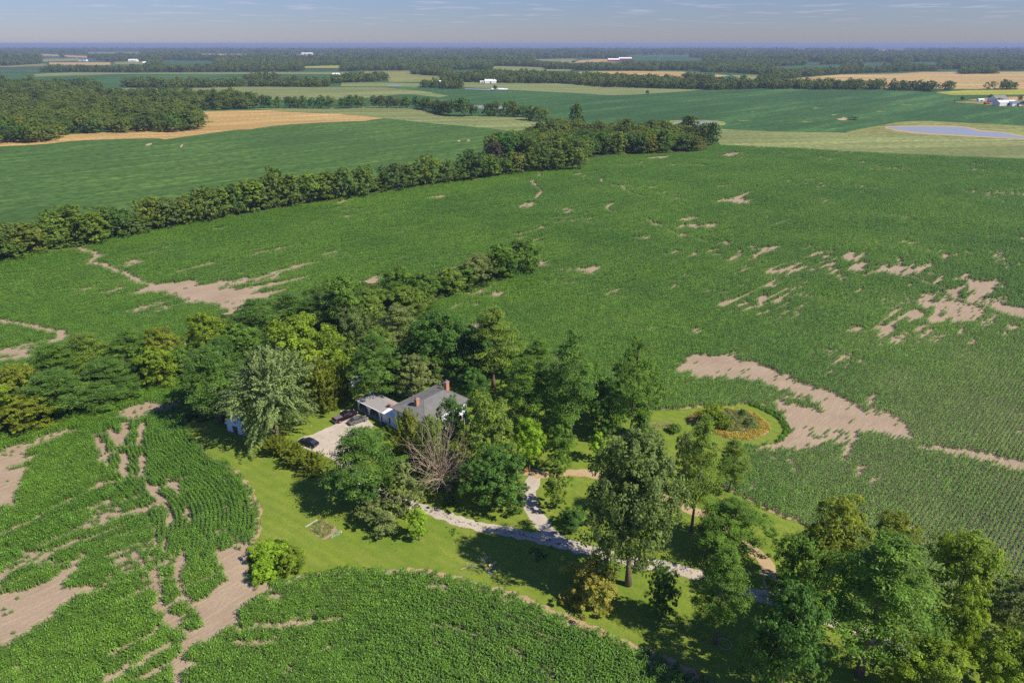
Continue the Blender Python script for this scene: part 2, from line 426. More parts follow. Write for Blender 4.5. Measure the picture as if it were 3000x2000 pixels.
def brick_mat():
    m, nt, out = newmat('brick'); c = N(nt, 'ShaderNodeTexCoord').outputs['Object']
    b = N(nt, 'ShaderNodeTexBrick'); b.inputs['Scale'].default_value = 2.5
    b.inputs['Color1'].default_value = (.42, .16, .08, 1); b.inputs['Color2'].default_value = (.50, .22, .11, 1); b.inputs['Mortar'].default_value = (.40, .33, .27, 1)
    mp = N(nt, 'ShaderNodeMapping'); mp.inputs['Rotation'].default_value = (math.radians(90), 0, 0.5); nt.links.new(c, mp.inputs[0]); nt.links.new(mp.outputs[0], b.inputs['Vector'])
    finish(nt, out, b.outputs['Color'], 0.9, b.outputs['Fac'], 0.3, 0.02, 0.1); return m
M_brick = brick_mat()

# ------------------------------------------------------------------ ground and fields
def sheet(name, pts, z, mat, sm=4, rag=0.0, kind='structure', seed=0, label=None):
    P = smooth(pts, sm) if sm > 1 else np.array(pts, float)
    P = np.array([g(a, b) for a, b in P])
    if rag:
        Q = []
        for a, b in zip(P, np.roll(P, -1, 0)):
            n = min(60, max(1, int(np.hypot(*(b - a)) / 0.6))) if np.hypot(*a) < 400 else 1
            for k in range(n): Q.append(a + (b - a) * k / n)
        P = np.array(Q)
        ox = (vnoise(P[:, 0], P[:, 1], 0.9, 3 + seed) - .5) + 1.2 * (vnoise(P[:, 0], P[:, 1], 3.1, 5 + seed) - .5)
        oy = (vnoise(P[:, 0], P[:, 1], 0.9, 4 + seed) - .5) + 1.2 * (vnoise(P[:, 0], P[:, 1], 3.1, 6 + seed) - .5)
        P = P + rag * np.stack([ox, oy], 1)
    V = [Vector((x, y, z)) for x, y in P]
    tris = tessellate_polygon([V])
    me = bpy.data.meshes.new(name); me.from_pydata([tuple(v) for v in V], [], [tuple(t) for t in tris]); me.update()
    bm = bmesh.new(); bm.from_mesh(me)
    for f in bm.faces:
        if f.normal.z < 0: f.normal_flip()
    bm.to_mesh(me); bm.free(); me.materials.append(mat)
    o = link(bpy.data.objects.new(name, me)); o['kind'] = kind
    if label: o['label'] = label
    return o

def ribbon(name, pts, width, z, mat, rag=0.3, label=None):
    P = smooth([g(a, b) for a, b in pts], 14, False)
    T = np.gradient(P, axis=0); T /= np.linalg.norm(T, axis=1)[:, None]; Nn = np.stack([-T[:, 1], T[:, 0]], 1)
    wl_ = width / 2 + rag * (vnoise(P[:, 0], P[:, 1], 1.1, 8) - .5); wr = width / 2 + rag * (vnoise(P[:, 0], P[:, 1], 1.3, 9) - .5)
    A = P + Nn * wl_[:, None]; B = P - Nn * wr[:, None]; n = len(P)
    V = [(x, y, z) for x, y in A] + [(x, y, z) for x, y in B]
    F = [(i, n + i, n + i + 1, i + 1) for i in range(n - 1)]
    me = bpy.data.meshes.new(name); me.from_pydata(V, [], F); me.update(); me.materials.append(mat)
    o = link(bpy.data.objects.new(name, me)); o['kind'] = 'structure'
    if label: o['label'] = label
    return o

R = 90000.0
mb = MB(); nseg = 96
ring = [(R * math.cos(2 * math.pi * k / nseg), R * math.sin(2 * math.pi * k / nseg), -0.6) for k in range(nseg)]
mb.v = ring + [(0, 0, -0.6)]; mb.f = [(k, (k + 1) % nseg, nseg) for k in range(nseg)]
mb.obj('ground', M_farland)['kind'] = 'structure'

HEDGE_LOW = z4((-600, 880), (0, 832), (250, 800), (520, 768), (700, 715), (950, 665), (1250, 605), (1500, 565), (1850, 505), (2150, 460)) + \
            z5((0, 600), (250, 558), (500, 523), (700, 497), (900, 477), (1080, 443), (1250, 432), (1500, 412), (1530, 372), (1700, 337), (1900, 332), (2100, 327), (2260, 312))
E_LOW = z6((150, 42), (500, 57), (900, 80), (1300, 97), (1568, 107), (1950, 130))
sheet('bean_field', z1((-600, 1050), (0, 1010), (170, 1003), (350, 990), (480, 975), (700, 963), (1000, 955), (1100, 955), (1130, 962), (1200, 953), (1330, 935), (1500, 912), (1640, 895), (1730, 893), (1800, 880), (2000, 858), (2352, 840)) +
      z2((150, 836), (290, 816), (450, 832), (700, 857), (1000, 882), (1180, 907), (1300, 905), (1400, 930)) +
      [(1650, 430), (1800, 480)] + HEDGE_LOW[::-1][10:] , 0.02, M_bean, 2)
near_soil = HEDGE_LOW + [(2090, 424)] + E_LOW + [(3900, 1200), (3900, 2700), (-900, 2700), (-900, 1200), (-500, 780)]
sheet('field_soil', near_soil, 0.0, M_soil, 1)
# rolling fields beyond (each its own sheet, 15 cm steps: they are 0.6 to 2.5 km away)
sheet('far_field', [(-700, 212), (600, 212), (1500, 206), (3700, 208), (3900, 480)] + E_LOW[::-1] + [(2096, 425), (1900, 440), (1500, 425), (900, 440), (-700, 480)], -0.30, M_green, 1)
sheet('wheat_field', z1((-600, 1050), (0, 1009), (170, 1002), (350, 989), (480, 974), (700, 962), (1000, 954), (1100, 954), (1130, 961), (1200, 952), (1330, 934), (1500, 911), (1640, 894), (1730, 892), (1800, 879), (2000, 857), (2352, 839)) +
      z2((150, 835), (290, 820), (240, 810), (0, 787)) + z1((2352, 786), (2000, 772), (1850, 760), (1640, 762), (1400, 768), (1180, 776), (1150, 850), (900, 900), (400, 930), (0, 940)), -0.05, M_tan, 2)
sheet('maize_field', z1((1760, 745), (2352, 742)) + z2((200, 733), (480, 740), (620, 765), (760, 800), (960, 798), (1200, 800), (1370, 840), (1480, 850), (1310, 885), (1180, 905), (1000, 882), (700, 857), (450, 832), (290, 818), (0, 785)) + z1((2000, 770), (1850, 757)), -0.12, M_olive, 2)
sheet('maize_field', z3((180, 885), (600, 905), (900, 912), (1130, 915), (1400, 905), (1900, 930), (2352, 950), (2900, 980)) + [E_LOW[5], E_LOW[4], E_LOW[3], E_LOW[2], E_LOW[1], (2110, 424)], -0.12, M_olive, 1)
sheet('maize_field', z1((700, 612), (900, 608), (1250, 606), (1500, 598), (2352, 600)) + z2((300, 604), (560, 628), (740, 660), (680, 672), (500, 652), (400, 652), (100, 682), (0, 692)) + z1((2352, 690), (1700, 690), (1500, 670), (900, 660), (690, 640)), -0.15, M_olive, 1)
sheet('maize_field', z2((0, 565), (300, 570), (560, 576), (560, 600), (430, 600), (0, 596)), -0.1, M_olive, 1)
sheet('maize_field', z2((820, 565), (1100, 570), (1500, 573), (1900, 592), (2200, 613), (2500, 618), (2340, 632), (2050, 652), (1860, 658), (1600, 642), (1200, 622), (830, 602)), -0.1, M_olive, 1)
sheet('pasture', z2((120, 492), (490, 488), (560, 520), (740, 525), (900, 500), (1020, 510), (1010, 525), (760, 548), (680, 565), (330, 565), (320, 545), (300, 510), (120, 510)), -0.05, M_pasture, 1)
sheet('far_field', z1((235, 512), (500, 499), (900, 504), (1500, 500), (2000, 497), (2400, 497), (2400, 512), (1500, 512), (800, 512), (240, 530)), 0.0, M_olive, 1)
sheet('stubble_field', z2((1560, 512), (1650, 495), (2000, 490), (2352, 495)) + z3((150, 508), (330, 522), (230, 535), (0, 542)) + z2((2352, 542), (2000, 540), (1700, 535)), -0.05, M_tan, 1)
sheet('stubble_field', z3((560, 585), (700, 555), (800, 538), (1100, 514), (1500, 508), (1650, 497), (2352, 495), (3300, 500), (3300, 625), (2352, 617), (1750, 612), (1250, 602)), -0.05, M_tan2, 1)
sheet('flowering_field', z3((1740, 637), (1950, 623), (2352, 618), (3300, 622), (3300, 655), (2352, 653), (1850, 656)), 0.0, M_yel, 1)
sheet('pasture', z3((330, 517), (700, 519), (760, 530), (560, 546), (420, 552)), 0.0, M_pasture, 1)
sheet('farmyard', z3((1960, 690), (2100, 676), (2352, 664), (2700, 668), (2700, 712), (2300, 700), (2100, 700)), 0.02, M_tan, 1)
sheet('farmyard', z3((1830, 703), (1960, 696), (2352, 700), (2700, 712), (2700, 740), (2200, 735), (2000, 715)), 0.0, M_pasture, 1)
for nm, m_, pts in (
    ('clearing', M_pasture, z1((280, 409), (540, 404), (560, 420), (300, 427))), ('clearing', M_tan2, z1((340, 431), (760, 432), (760, 449), (540, 451), (340, 446))),
    ('clearing', M_tan, z1((430, 381), (600, 388), (600, 399), (470, 395))), ('clearing', M_pasture, z1((780, 428), (1010, 425), (1000, 445), (800, 445))),
    ('clearing', M_green, z1((1110, 419), (1460, 425), (1470, 440), (1250, 452), (1140, 440))), ('clearing', M_tan2, z1((1340, 372), (1700, 374), (1700, 383), (1400, 384))),
    ('clearing', M_tan2, z1((2000, 377), (2230, 378), (2230, 386), (2010, 386))), ('clearing', M_pasture, z1((590, 362), (980, 362), (980, 371), (620, 370))),
    ('clearing', M_pasture, z1((-300, 462), (60, 455), (300, 440), (330, 454), (100, 464))), ('clearing', M_yel, z1((2080, 459), (2352, 452), (2352, 469), (2100, 470))),
    ('clearing', M_tan2, z1((240, 372), (410, 378), (410, 388), (300, 385))), ('clearing', M_pasture, z2((1040, 457), (1130, 458), (1400, 467), (1400, 490), (1150, 500), (1050, 475))),
    ('clearing', M_pasture, z2((1330, 410), (1600, 405), (1640, 418), (1590, 434), (1350, 418))), ('clearing', M_tan, z2((1590, 421), (1780, 408), (1900, 412), (1890, 425), (1720, 430), (1590, 435))),
    ('clearing', M_green, z2((1890, 402), (2030, 395), (2180, 390), (2500, 408), (2500, 425), (2000, 418))), ('clearing', M_pasture, z2((1410, 479), (1590, 480), (1590, 489), (1420, 492))),
    ('clearing', M_green, z3((600, 462), (800, 455), (1000, 450), (1100, 448), (1080, 465), (900, 466), (780, 475))), ('clearing', M_green, z3((1230, 437), (1400, 430), (1460, 445), (1250, 458))),
    ('clearing', M_green, z3((1560, 432), (1760, 430), (1760, 445), (1580, 442))), ('clearing', M_tan2, z3((770, 342), (845, 342), (845, 350), (780, 350))),
    ('clearing', M_tan2, z3((1320, 344), (1520, 344), (1520, 352), (1320, 352))), ('clearing', M_green, z3((850, 432), (960, 432), (940, 446), (860, 444)))):
    sheet(nm, pts, 0.1, m_, 1)
CLEAR = [o for o in ()]
# ponds with their banks
sheet('pond_bank', z3((1110, 918), (1250, 885), (1380, 862), (1500, 840), (1700, 834), (1900, 846), (2100, 852), (2352, 868), (2900, 900), (2900, 990), (2352, 962), (1900, 944), (1600, 926), (1300, 922)), -0.08, M_pasture, 2)
sheet('pond_bank', z3((1395, 872), (1600, 866), (1850, 868), (1970, 876), (2060, 898), (2210, 910), (2352, 936), (2700, 960), (2700, 990), (2352, 962), (2150, 951), (1700, 927), (1540, 912), (1430, 893)), -0.04, M_straw, 2)
sheet('water', z3((1415, 877), (1600, 872), (1850, 874), (1950, 880), (2050, 904), (2200, 914), (2352, 942), (2700, 966), (2700, 980), (2352, 955), (2150, 944), (1700, 919), (1550, 904), (1450, 890)), 0.0, M_water, 3)
sheet('pond_bank', z2((2260, 832), (2352, 828)) + z3((230, 830), (300, 850), (235, 870), (0, 868)) + z2((2290, 858)), -0.08, M_pasture, 2)
sheet('water', z2((2280, 845), (2352, 841)) + z3((200, 839), (248, 850), (215, 862), (100, 865), (0, 857)), 0.0, M_water, 2)
sheet('pond_bank', z2((870, 724), (1150, 730), (1320, 738), (1320, 752), (1000, 752), (870, 742)), -0.08, M_pasture, 2)
sheet('water', z2((895, 729), (1150, 735), (1285, 741), (1270, 748), (1000, 747), (900, 737)), 0.0, M_water, 2)
sheet('water', z2((850, 611), (1000, 615), (1130, 619), (1130, 624), (980, 621), (850, 616)), 0.1, M_water, 1)
sheet('water', z2((320, 587), (415, 588), (415, 594), (320, 594)), 0.1, M_water, 1)
# small bare spots in the far green field
for k, (a, b, c, d) in enumerate(((1060, 818, 110, 22), (815, 838, 70, 10), (890, 745, 60, 8), (1020, 790, 40, 8), (1330, 767, 60, 8), (1490, 722, 80, 7), (470, 770, 22, 5), (380, 830, 80, 8))):
    sheet('bare_patch', z3((a, b), (a + c * .3, b - d * .1), (a + c * .45, b - d * .5), (a + c * .7, b - d * .1), (a + c * 1.3, b - d * .35), (a + c * .9, b + d * .25), (a + c * .3, b + d * .5)), -0.2, M_straw if d > 15 else M_pasture, 2)
for a, b, c, d in ((1000, 1000, 50, 12), (1240, 1010, 22, 14)):
    sheet('bare_patch', z1((a, b), (a + c * .6, b - d), (a + c, b - d), (a + c * .5, b + d * .4)), 0.03, M_straw, 2)
for a, b in ((800, 968), (865, 964)):
    sheet('bare_patch', z2((a, b), (a + 22, b), (a + 18, b + 10), (a + 4, b + 8)), 0.03, M_straw, 1)

LAWN = [(554, 1238), (557, 1276), (576, 1302), (612, 1337)] + n5((400, 30), (500, 130), (580, 240), (612, 340), (615, 440), (590, 540), (570, 640), (560, 720), (570, 830), (740, 868), (930, 802), (1190, 775), (1310, 763), (1620, 773), (1750, 790)) + \
    n6((0, 718), (120, 733), (270, 763), (500, 828), (700, 880), (900, 950), (1080, 1040), (1250, 1100), (1400, 1170), (1600, 1258), (1800, 1340), (2000, 1428)) + \
    [(2004, 1963), (2066, 1998), (2300, 2120), (2600, 2300), (3400, 2600), (3500, 2200), (3200, 1960), (3000, 1862), (2900, 1800), (2773, 1731), (2700, 1695), (2520, 1615), (2348, 1532), (2294, 1512), (2240, 1487), (2170, 1450), (2115, 1423), (2125, 1370)] + \
    n4((1000, 1010), (1240, 1006), (1480, 960), (1590, 880), (1605, 790), (1540, 695), (1400, 610), (1240, 545), (1080, 520), (850, 545), (600, 552), (350, 582), (100, 585)) + \
    [(1850, 1190), (1760, 1172), (1640, 1132), (1560, 1102), (1450, 1062), (1330, 1022), (1150, 1030), (900, 1060), (700, 1130), (600, 1195)]
sheet('lawn', LAWN, 0.024, M_lawn, 3, 0.5)
# dry trodden verge between grass and corn
vr = n5((612, 340), (618, 440), (598, 540), (580, 640))
ribbon('verge', [(552, 1238), (556, 1280), (580, 1308), (616, 1342), (650, 1358)], 1.0, 0.032, M_edge, 1.2)
ribbon('verge', [(655, 1362)] + n5((470, 90), (560, 190), (606, 300), (618, 440), (598, 540), (580, 640), (572, 700)), 0.9, 0.032, M_edge, 1.3)
ribbon('verge', n6((-30, 716), (120, 738), (270, 768), (500, 835), (700, 890), (900, 960), (1080, 1046), (1250, 1106), (1400, 1176), (1600, 1264), (1800, 1346), (2000, 1434)) + [(2066, 2002), (2300, 2124)], 2.3, 0.032, M_edge, 1.0)
ribbon('verge', [(2115, 1421), (2170, 1448), (2240, 1485), (2294, 1510), (2348, 1530), (2520, 1613), (2700, 1693), (2773, 1729), (2900, 1798)], 1.0, 0.032, M_edge, 0.8)
sheet('verge', n4((355, 515), (600, 495), (850, 482), (1000, 500), (1080, 520), (900, 530), (600, 555), (370, 583)), 0.036, M_edge, 2, 0.3)
sheet('verge', n4((1110, 1000), (1240, 1004), (1400, 985), (1560, 962), (1480, 1010), (1240, 1062), (1130, 1020)), 0.036, M_edge, 2, 0.3)

WOODS = {
 'farm': [(535, 1085), (550, 1000), (560, 950), (640, 925), (700, 915), (820, 880), (930, 850), (1000, 840), (1130, 826), (1280, 800), (1400, 762), (1500, 728), (1570, 765), (1560, 800), (1400, 850), (1290, 885), (1260, 920), (1330, 1024), (1450, 1064), (1450, 1110), (1150, 1120), (900, 1200), (700, 1260), (600, 1235), (545, 1240), (600, 1150)],
 'left': [(-500, 1370), (0, 1280), (102, 1262), (204, 1213), (306, 1185), (408, 1144), (510, 1118), (560, 1085), (545, 1010), (500, 1000), (400, 1020), (300, 1035), (200, 1050), (120, 1070), (0, 1110), (-500, 1170)]}
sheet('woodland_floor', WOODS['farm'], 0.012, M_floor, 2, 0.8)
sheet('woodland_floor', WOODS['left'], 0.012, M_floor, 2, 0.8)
HBAND = HEDGE_LOW[:19]
hb_up = [(x, y - (18 if x < 1200 else 14)) for x, y in HBAND]
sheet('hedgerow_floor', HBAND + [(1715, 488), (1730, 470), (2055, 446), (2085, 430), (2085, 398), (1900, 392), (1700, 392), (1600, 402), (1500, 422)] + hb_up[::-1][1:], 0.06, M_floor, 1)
ribbon('verge', HBAND[:18], 2.6, 0.07, M_soil, 1.2)

# drive and parking
PARK = [(868, 1290), (915, 1273), (975, 1243), (1035, 1214), (1060, 1220), (1098, 1245), (1075, 1262), (1040, 1290), (1015, 1335), (990, 1352), (960, 1340), (905, 1318)]
sheet('gravel_yard', PARK, 0.036, M_gravel, 3, 0.5)
DRIVE = [(1000, 1345), (1035, 1385), (1080, 1416), (1122, 1446), (1205, 1478), (1276, 1503), (1372, 1534), (1468, 1553), (1563, 1573), (1659, 1596), (1774, 1624), (1850, 1643), (1900, 1652), (1983, 1668), (2107, 1700), (2190, 1731), (2300, 1765), (2421, 1812), (2520, 1850), (2600, 1890), (2700, 1955), (2800, 2030), (2950, 2150)]
ribbon('driveway', DRIVE, 2.8, 0.040, M_gravel, 0.9)
ribbon('driveway', [(1504, 1378), (1530, 1381), (1578, 1388)], 2.4, 0.046, M_straw, 0.8)
LOOP = [(1578, 1376), (1559, 1415), (1550, 1452), (1557, 1490), (1580, 1524), (1605, 1553), (1638, 1586)]
ribbon('driveway', LOOP, 3.0, 0.044, M_gravel, .5)
LOOP2 = [(1566, 1393), (1655, 1384), (1744, 1390), (1850, 1420), (1991, 1476), (2024, 1493), (2086, 1515), (2150, 1580), (2190, 1602), (2225, 1628), (2248, 1662), (2262, 1720), (2300, 1765)]
ribbon('driveway', LOOP2, 2.6, 0.048, M_straw, 0.9)

# ------------------------------------------------------------------ geometry-nodes scatter
def scatter_group(col):
    ng = bpy.data.node_groups.new('scatter', 'GeometryNodeTree')
    ng.interface.new_socket('Geometry', in_out='INPUT', socket_type='NodeSocketGeometry')
    ng.interface.new_socket('Geometry', in_out='OUTPUT', socket_type='NodeSocketGeometry')
    n = ng.nodes; L = ng.links
    gi = n.new('NodeGroupInput'); go = n.new('NodeGroupOutput'); ip = n.new('GeometryNodeInstanceOnPoints')
    ci = n.new('GeometryNodeCollectionInfo'); ci.inputs['Collection'].default_value = col
    ci.inputs['Separate Children'].default_value = True; ci.inputs['Reset Children'].default_value = True
    def at(name, t):
        a = n.new('GeometryNodeInputNamedAttribute'); a.data_type = t; a.inputs['Name'].default_value = name; return a.outputs['Attribute']
    L.new(gi.outputs[0], ip.inputs['Points']); L.new(ci.outputs[0], ip.inputs['Instance']); ip.inputs['Pick Instance'].default_value = True
    L.new(at('idx', 'INT'), ip.inputs['Instance Index']); L.new(at('scl', 'FLOAT_VECTOR'), ip.inputs['Scale'])
    r = at('rot', 'FLOAT_VECTOR')
    e = n.new('FunctionNodeEulerToRotation'); L.new(r, e.inputs[0]); L.new(e.outputs[0], ip.inputs['Rotation'])
    L.new(ip.outputs[0], go.inputs[0]); return ng

def scatter(name, xy, meshes, rotz, scl, z=0.0, tilt=0.0, label=None, idx=None):
    xy = np.asarray(xy); n = len(xy)
    if n == 0: return None
    col = bpy.data.collections.new(name + '_kit')
    for k, m in enumerate(meshes):
        col.objects.link(bpy.data.objects.new('%s_piece_%02d' % (name, k), m))
    me = bpy.data.meshes.new(name); me.vertices.add(n)
    zz = z if hasattr(z, '__len__') else np.full(n, z)
    me.vertices.foreach_set('co', np.column_stack([xy, zz]).astype(np.float32).ravel())
    a = me.attributes.new('idx', 'INT', 'POINT'); a.data.foreach_set('value', (rng.integers(0, len(meshes), n) if idx is None else idx).astype(np.int32))
    rot = np.column_stack([rng.normal(0, tilt, n), rng.normal(0, tilt, n), rotz])
    a = me.attributes.new('rot', 'FLOAT_VECTOR', 'POINT'); a.data.foreach_set('vector', rot.astype(np.float32).ravel())
    S = scl if getattr(scl, 'ndim', 1) == 2 else np.column_stack([scl] * 3)
    a = me.attributes.new('scl', 'FLOAT_VECTOR', 'POINT'); a.data.foreach_set('vector', S.astype(np.float32).ravel())
    o = link(bpy.data.objects.new(name, me)); md = o.modifiers.new('scatter', 'NODES'); md.node_group = scatter_group(col)
    o['kind'] = 'stuff'
    if label: o['label'] = label
    return o

# corn plants: arching leaves on a stalk, several per clump along a row (+x)
def corn_clump(seed, length, n, nleaf, h, wid, seg, mat, spread=0.10):
    r = np.random.default_rng(seed); V = []; F = []; T = []
    for i in range(n):
        bx = (i + 0.5) / n * length - length / 2 + r.normal(0, 0.05); by = r.normal(0, spread * .5); hh = h * r.uniform(.82, 1.12); a0 = r.uniform(0, math.pi)
        tone = r.uniform(0, 1)
        b = len(V); sw = 0.03
        V += [(bx - sw, by, 0), (bx + sw, by, 0), (bx + sw * .4, by, hh * .9), (bx - sw * .4, by, hh * .9)]; F.append((b, b + 1, b + 2, b + 3)); T.append(.6)
        for k in range(nleaf):
            t = (k + 1.0) / nleaf; z0 = hh * (0.18 + 0.68 * t); az = a0 + k * math.pi + r.normal(0, .5)
            L = (0.70 - 0.30 * abs(t - .45)) * r.uniform(.8, 1.15) * (h + .25) / 1.9; up = r.uniform(.9, 1.3) if t > .7 else r.uniform(.5, 1.0)
            ca, sa = math.cos(az), math.sin(az); pts = []
            for s in range(seg + 1):
                q = s / seg; rr = L * (q - .12 * q * q); zz = z0 + L * (up * q - 1.25 * q * q * (1.1 if t < .8 else .75))
                ww = wid * (math.sin(math.pi * min(.98, .18 + .8 * q)) if s < seg else 0.12)
                pts.append((rr, zz, ww))
            b = len(V)
            for rr, zz, ww in pts: V += [(bx + ca * rr - sa * ww / 2, by + sa * rr + ca * ww / 2, zz), (bx + ca * rr + sa * ww / 2, by + sa * rr - ca * ww / 2, zz)]
            for s in range(seg): F.append((b + 2 * s, b + 2 * s + 1, b + 2 * s + 3, b + 2 * s + 2)); T.append(np.clip(tone * .5 + r.uniform(0, .5), 0, 1))
    return mesh_np('corn_clump', V, F, mat, T)
CORN_NEAR = [corn_clump(s, 1.0, 4, 8, 1.45, 0.125, 4, M_corn) for s in range(7)]
CORN_MID = [corn_clump(20 + s, 1.6, 6, 6, 1.32, 0.15, 3, M_corn, 0.10) for s in range(6)]
CORN_FAR = [corn_clump(40 + s, 3.0, 9, 5, 1.4, 0.26, 2, M_corn, 0.2) for s in range(5)]

# bare or thin places in the corn: (polygon, chance that a plant still stands)
B = []
def bare(p, pts, sm=3): B.append((smooth(pts, sm), p))
bare(.03, z6((0, 1035), (60, 1008), (190, 1005), (240, 985), (260, 1020), (380, 1050), (440, 1105), (600, 1158), (640, 1150), (780, 1220), (860, 1258), (960, 1300), (990, 1365), (1100, 1405), (1200, 1428), (1420, 1458), (1568, 1495), (1900, 1580), (1900, 1620), (1568, 1532), (1300, 1472), (1150, 1442), (1030, 1394), (920, 1372), (800, 1352), (700, 1345), (600, 1330), (560, 1395), (500, 1435), (400, 1440), (310, 1440), (470, 1400), (490, 1330), (470, 1270), (400, 1225), (430, 1215), (500, 1240), (560, 1272), (640, 1262), (620, 1235), (500, 1175), (350, 1132), (230, 1112), (100, 1108), (0, 1085)), 2)
bare(.05, z6((-20, 1060), (0, 1035), (100, 1060), (0, 1088)))
bare(.35, z6((600, 1330), (700, 1340), (800, 1350), (790, 1400), (620, 1420), (520, 1440)))
bare(.25, z6((380, 1060), (600, 1150), (560, 1160), (440, 1130), (380, 1100)))
bare(.3, z6((860, 1250), (990, 1290), (1060, 1380), (970, 1370), (860, 1290)))
bare(.1, z6((480, 1230), (640, 1262), (560, 1290), (430, 1240)))
bare(.02, z6((740, 1470), (760, 1450), (770, 1400), (780, 1400), (775, 1450), (745, 1490)))
bare(.1, z6((790, 1350), (800, 1350), (800, 1420), (790, 1420)))
bare(.04, z6((855, 1215), (895, 1190), (900, 1195), (860, 1255))); bare(.04, z6((780, 1222), (800, 1200), (808, 1205), (790, 1240)))
bare(.03, z6((1260, 655), (1300, 632), (1330, 660), (1450, 665), (1440, 700), (1390, 740), (1330, 745), (1340, 690), (1300, 670)))
bare(.02, z6((1420, 770), (1500, 775), (1568, 790), (1900, 860), (1900, 900), (1568, 832), (1480, 815), (1425, 795)))
bare(.16, z6((1070, 765), (1110, 742), (1160, 765), (1280, 760), (1380, 790), (1390, 820), (1330, 850), (1260, 862), (1230, 850), (1210, 800), (1130, 790)))
bare(.1, z6((1190, 755), (1330, 790), (1350, 830), (1240, 840), (1220, 800)))
bare(.2, z6((1380, 870), (1440, 820), (1450, 825), (1410, 880))); bare(.2, z6((1490, 870), (1530, 865), (1530, 885), (1500, 890)))
bare(.3, z6((1180, 700), (1300, 745), (1480, 745), (1480, 765), (1380, 775), (1260, 750)))
bare(.02, z6((955, 615), (1010, 615), (1065, 637), (1060, 650), (1000, 640), (960, 628)))
bare(.1, z6((885, 590), (910, 590), (950, 605), (1015, 548), (1025, 550), (950, 615), (920, 610)))
bare(.1, z6((1080, 612), (1100, 600), (1150, 572), (1155, 580), (1110, 618), (1085, 620)))
bare(.05, z6((765, 565), (830, 572), (830, 582), (770, 574)))
bare(.05, z6((160, 318), (175, 285), (210, 290), (290, 262), (340, 248), (280, 285), (330, 305), (290, 312), (240, 310), (190, 300)))
bare(.05, z6((-10, 420), (0, 410), (60, 398), (110, 410), (160, 398), (140, 425), (60, 420))); bare(.2, z6((-15, 385), (30, 375), (60, 378), (20, 390)))
bare(.08, z6((90, 475), (150, 485), (230, 492), (220, 502), (150, 492), (90, 482)))
bare(.06, z6((300, 510), (330, 502), (360, 515), (440, 505), (430, 525), (380, 540), (335, 550), (350, 530)))
bare(.06, z6((360, 640), (400, 618), (440, 608), (420, 630), (380, 642)))
for a, b, L, Wd in ((480, 640, 30, 9), (430, 645, 24, 8), (290, 680, 45, 8), (205, 720, 28, 16), (270, 775, 60, 16), (355, 816, 50, 10), (575, 672, 34, 12), (725, 660, 40, 12), (750, 712, 22, 8), (685, 755, 44, 7), (825, 708, 66, 14), (960, 795, 50, 8), (220, 430, 40, 8), (130, 527, 30, 10), (260, 530, 30, 18), (350, 740, 28, 10), (400, 770, 30, 8), (520, 700, 60, 8), (800, 620, 80, 10), (760, 612, 30, 10), (1165, 935, 50, 22), (1040, 760, 60, 10), (220, 85, 90, 14), (105, 70, 0, 0), (820, 122, 40, 7), (890, 135, 26, 5), (60, 133, 90, 5), (370, 88, 30, 4)):
    if L: bare(.15, z6((a - L / 2, b + Wd * .6), (a - L * .1, b - Wd * .5), (a + L / 2, b - Wd * .7), (a + L * .2, b + Wd * .5)))
bare(.1, z6((890, 905), (925, 890), (945, 868), (955, 875), (945, 915), (915, 912)))
for a, b, L, Wd in ((600, 597, 140, 18), (320, 605, 60, 8), (740, 600, 60, 8), (1165, 648, 110, 30), (1435, 687, 70, 20), (1280, 785, 60, 10), (1385, 755, 50, 8), (1110, 480, 50, 5), (1775, 490, 50, 18), (1955, 537, 44, 12), (2025, 565, 40, 8), (2130, 830, 50, 18), (2170, 735, 110, 22), (1880, 852, 150, 14), (1850, 808, 60, 10), (1985, 347, 150, 12), (2085, 395, 60, 8), (2180, 397, 50, 6), (2270, 397, 60, 9), (1475, 453, 70, 12), (860, 1185, 180, 30), (960, 1215, 90, 34), (1000, 1190, 50, 10), (850, 1272, 50, 22), (1710, 1190, 90, 20), (1660, 1215, 40, 8), (2310, 932, 60, 12), (2085, 945, 90, 10), (200, 1112, 140, 22), (400, 973, 80, 10), (490, 1030, 40, 8), (700, 985, 50, 8), (1310, 1125, 60, 10), (1430, 1130, 60, 8), (1200, 720, 60, 8), (1110, 715, 60, 6), (2150, 1095, 60, 8), (1800, 994, 50, 8), (1500, 1000, 0, 0), (1150, 575, 30, 8), (1575, 440, 90, 6)):
    if L: bare(.12, z5((a - L / 2, b + Wd * .6), (a - L * .1, b - Wd * .5), (a + L / 2, b - Wd * .7), (a + L * .2, b + Wd * .5)))
bare(.03, z5((1222, 992), (1300, 993), (1285, 1008), (1250, 1036), (1215, 1036)))
bare(.08, z5((1385, 1040), (1450, 1050), (1530, 1035), (1620, 1020), (1610, 1060), (1575, 1085), (1540, 1070), (1450, 1070)))
bare(.05, z5((2075, 762), (2110, 775), (2180, 762), (2250, 770), (2352, 758), (2340, 790), (2250, 790), (2130, 785)))
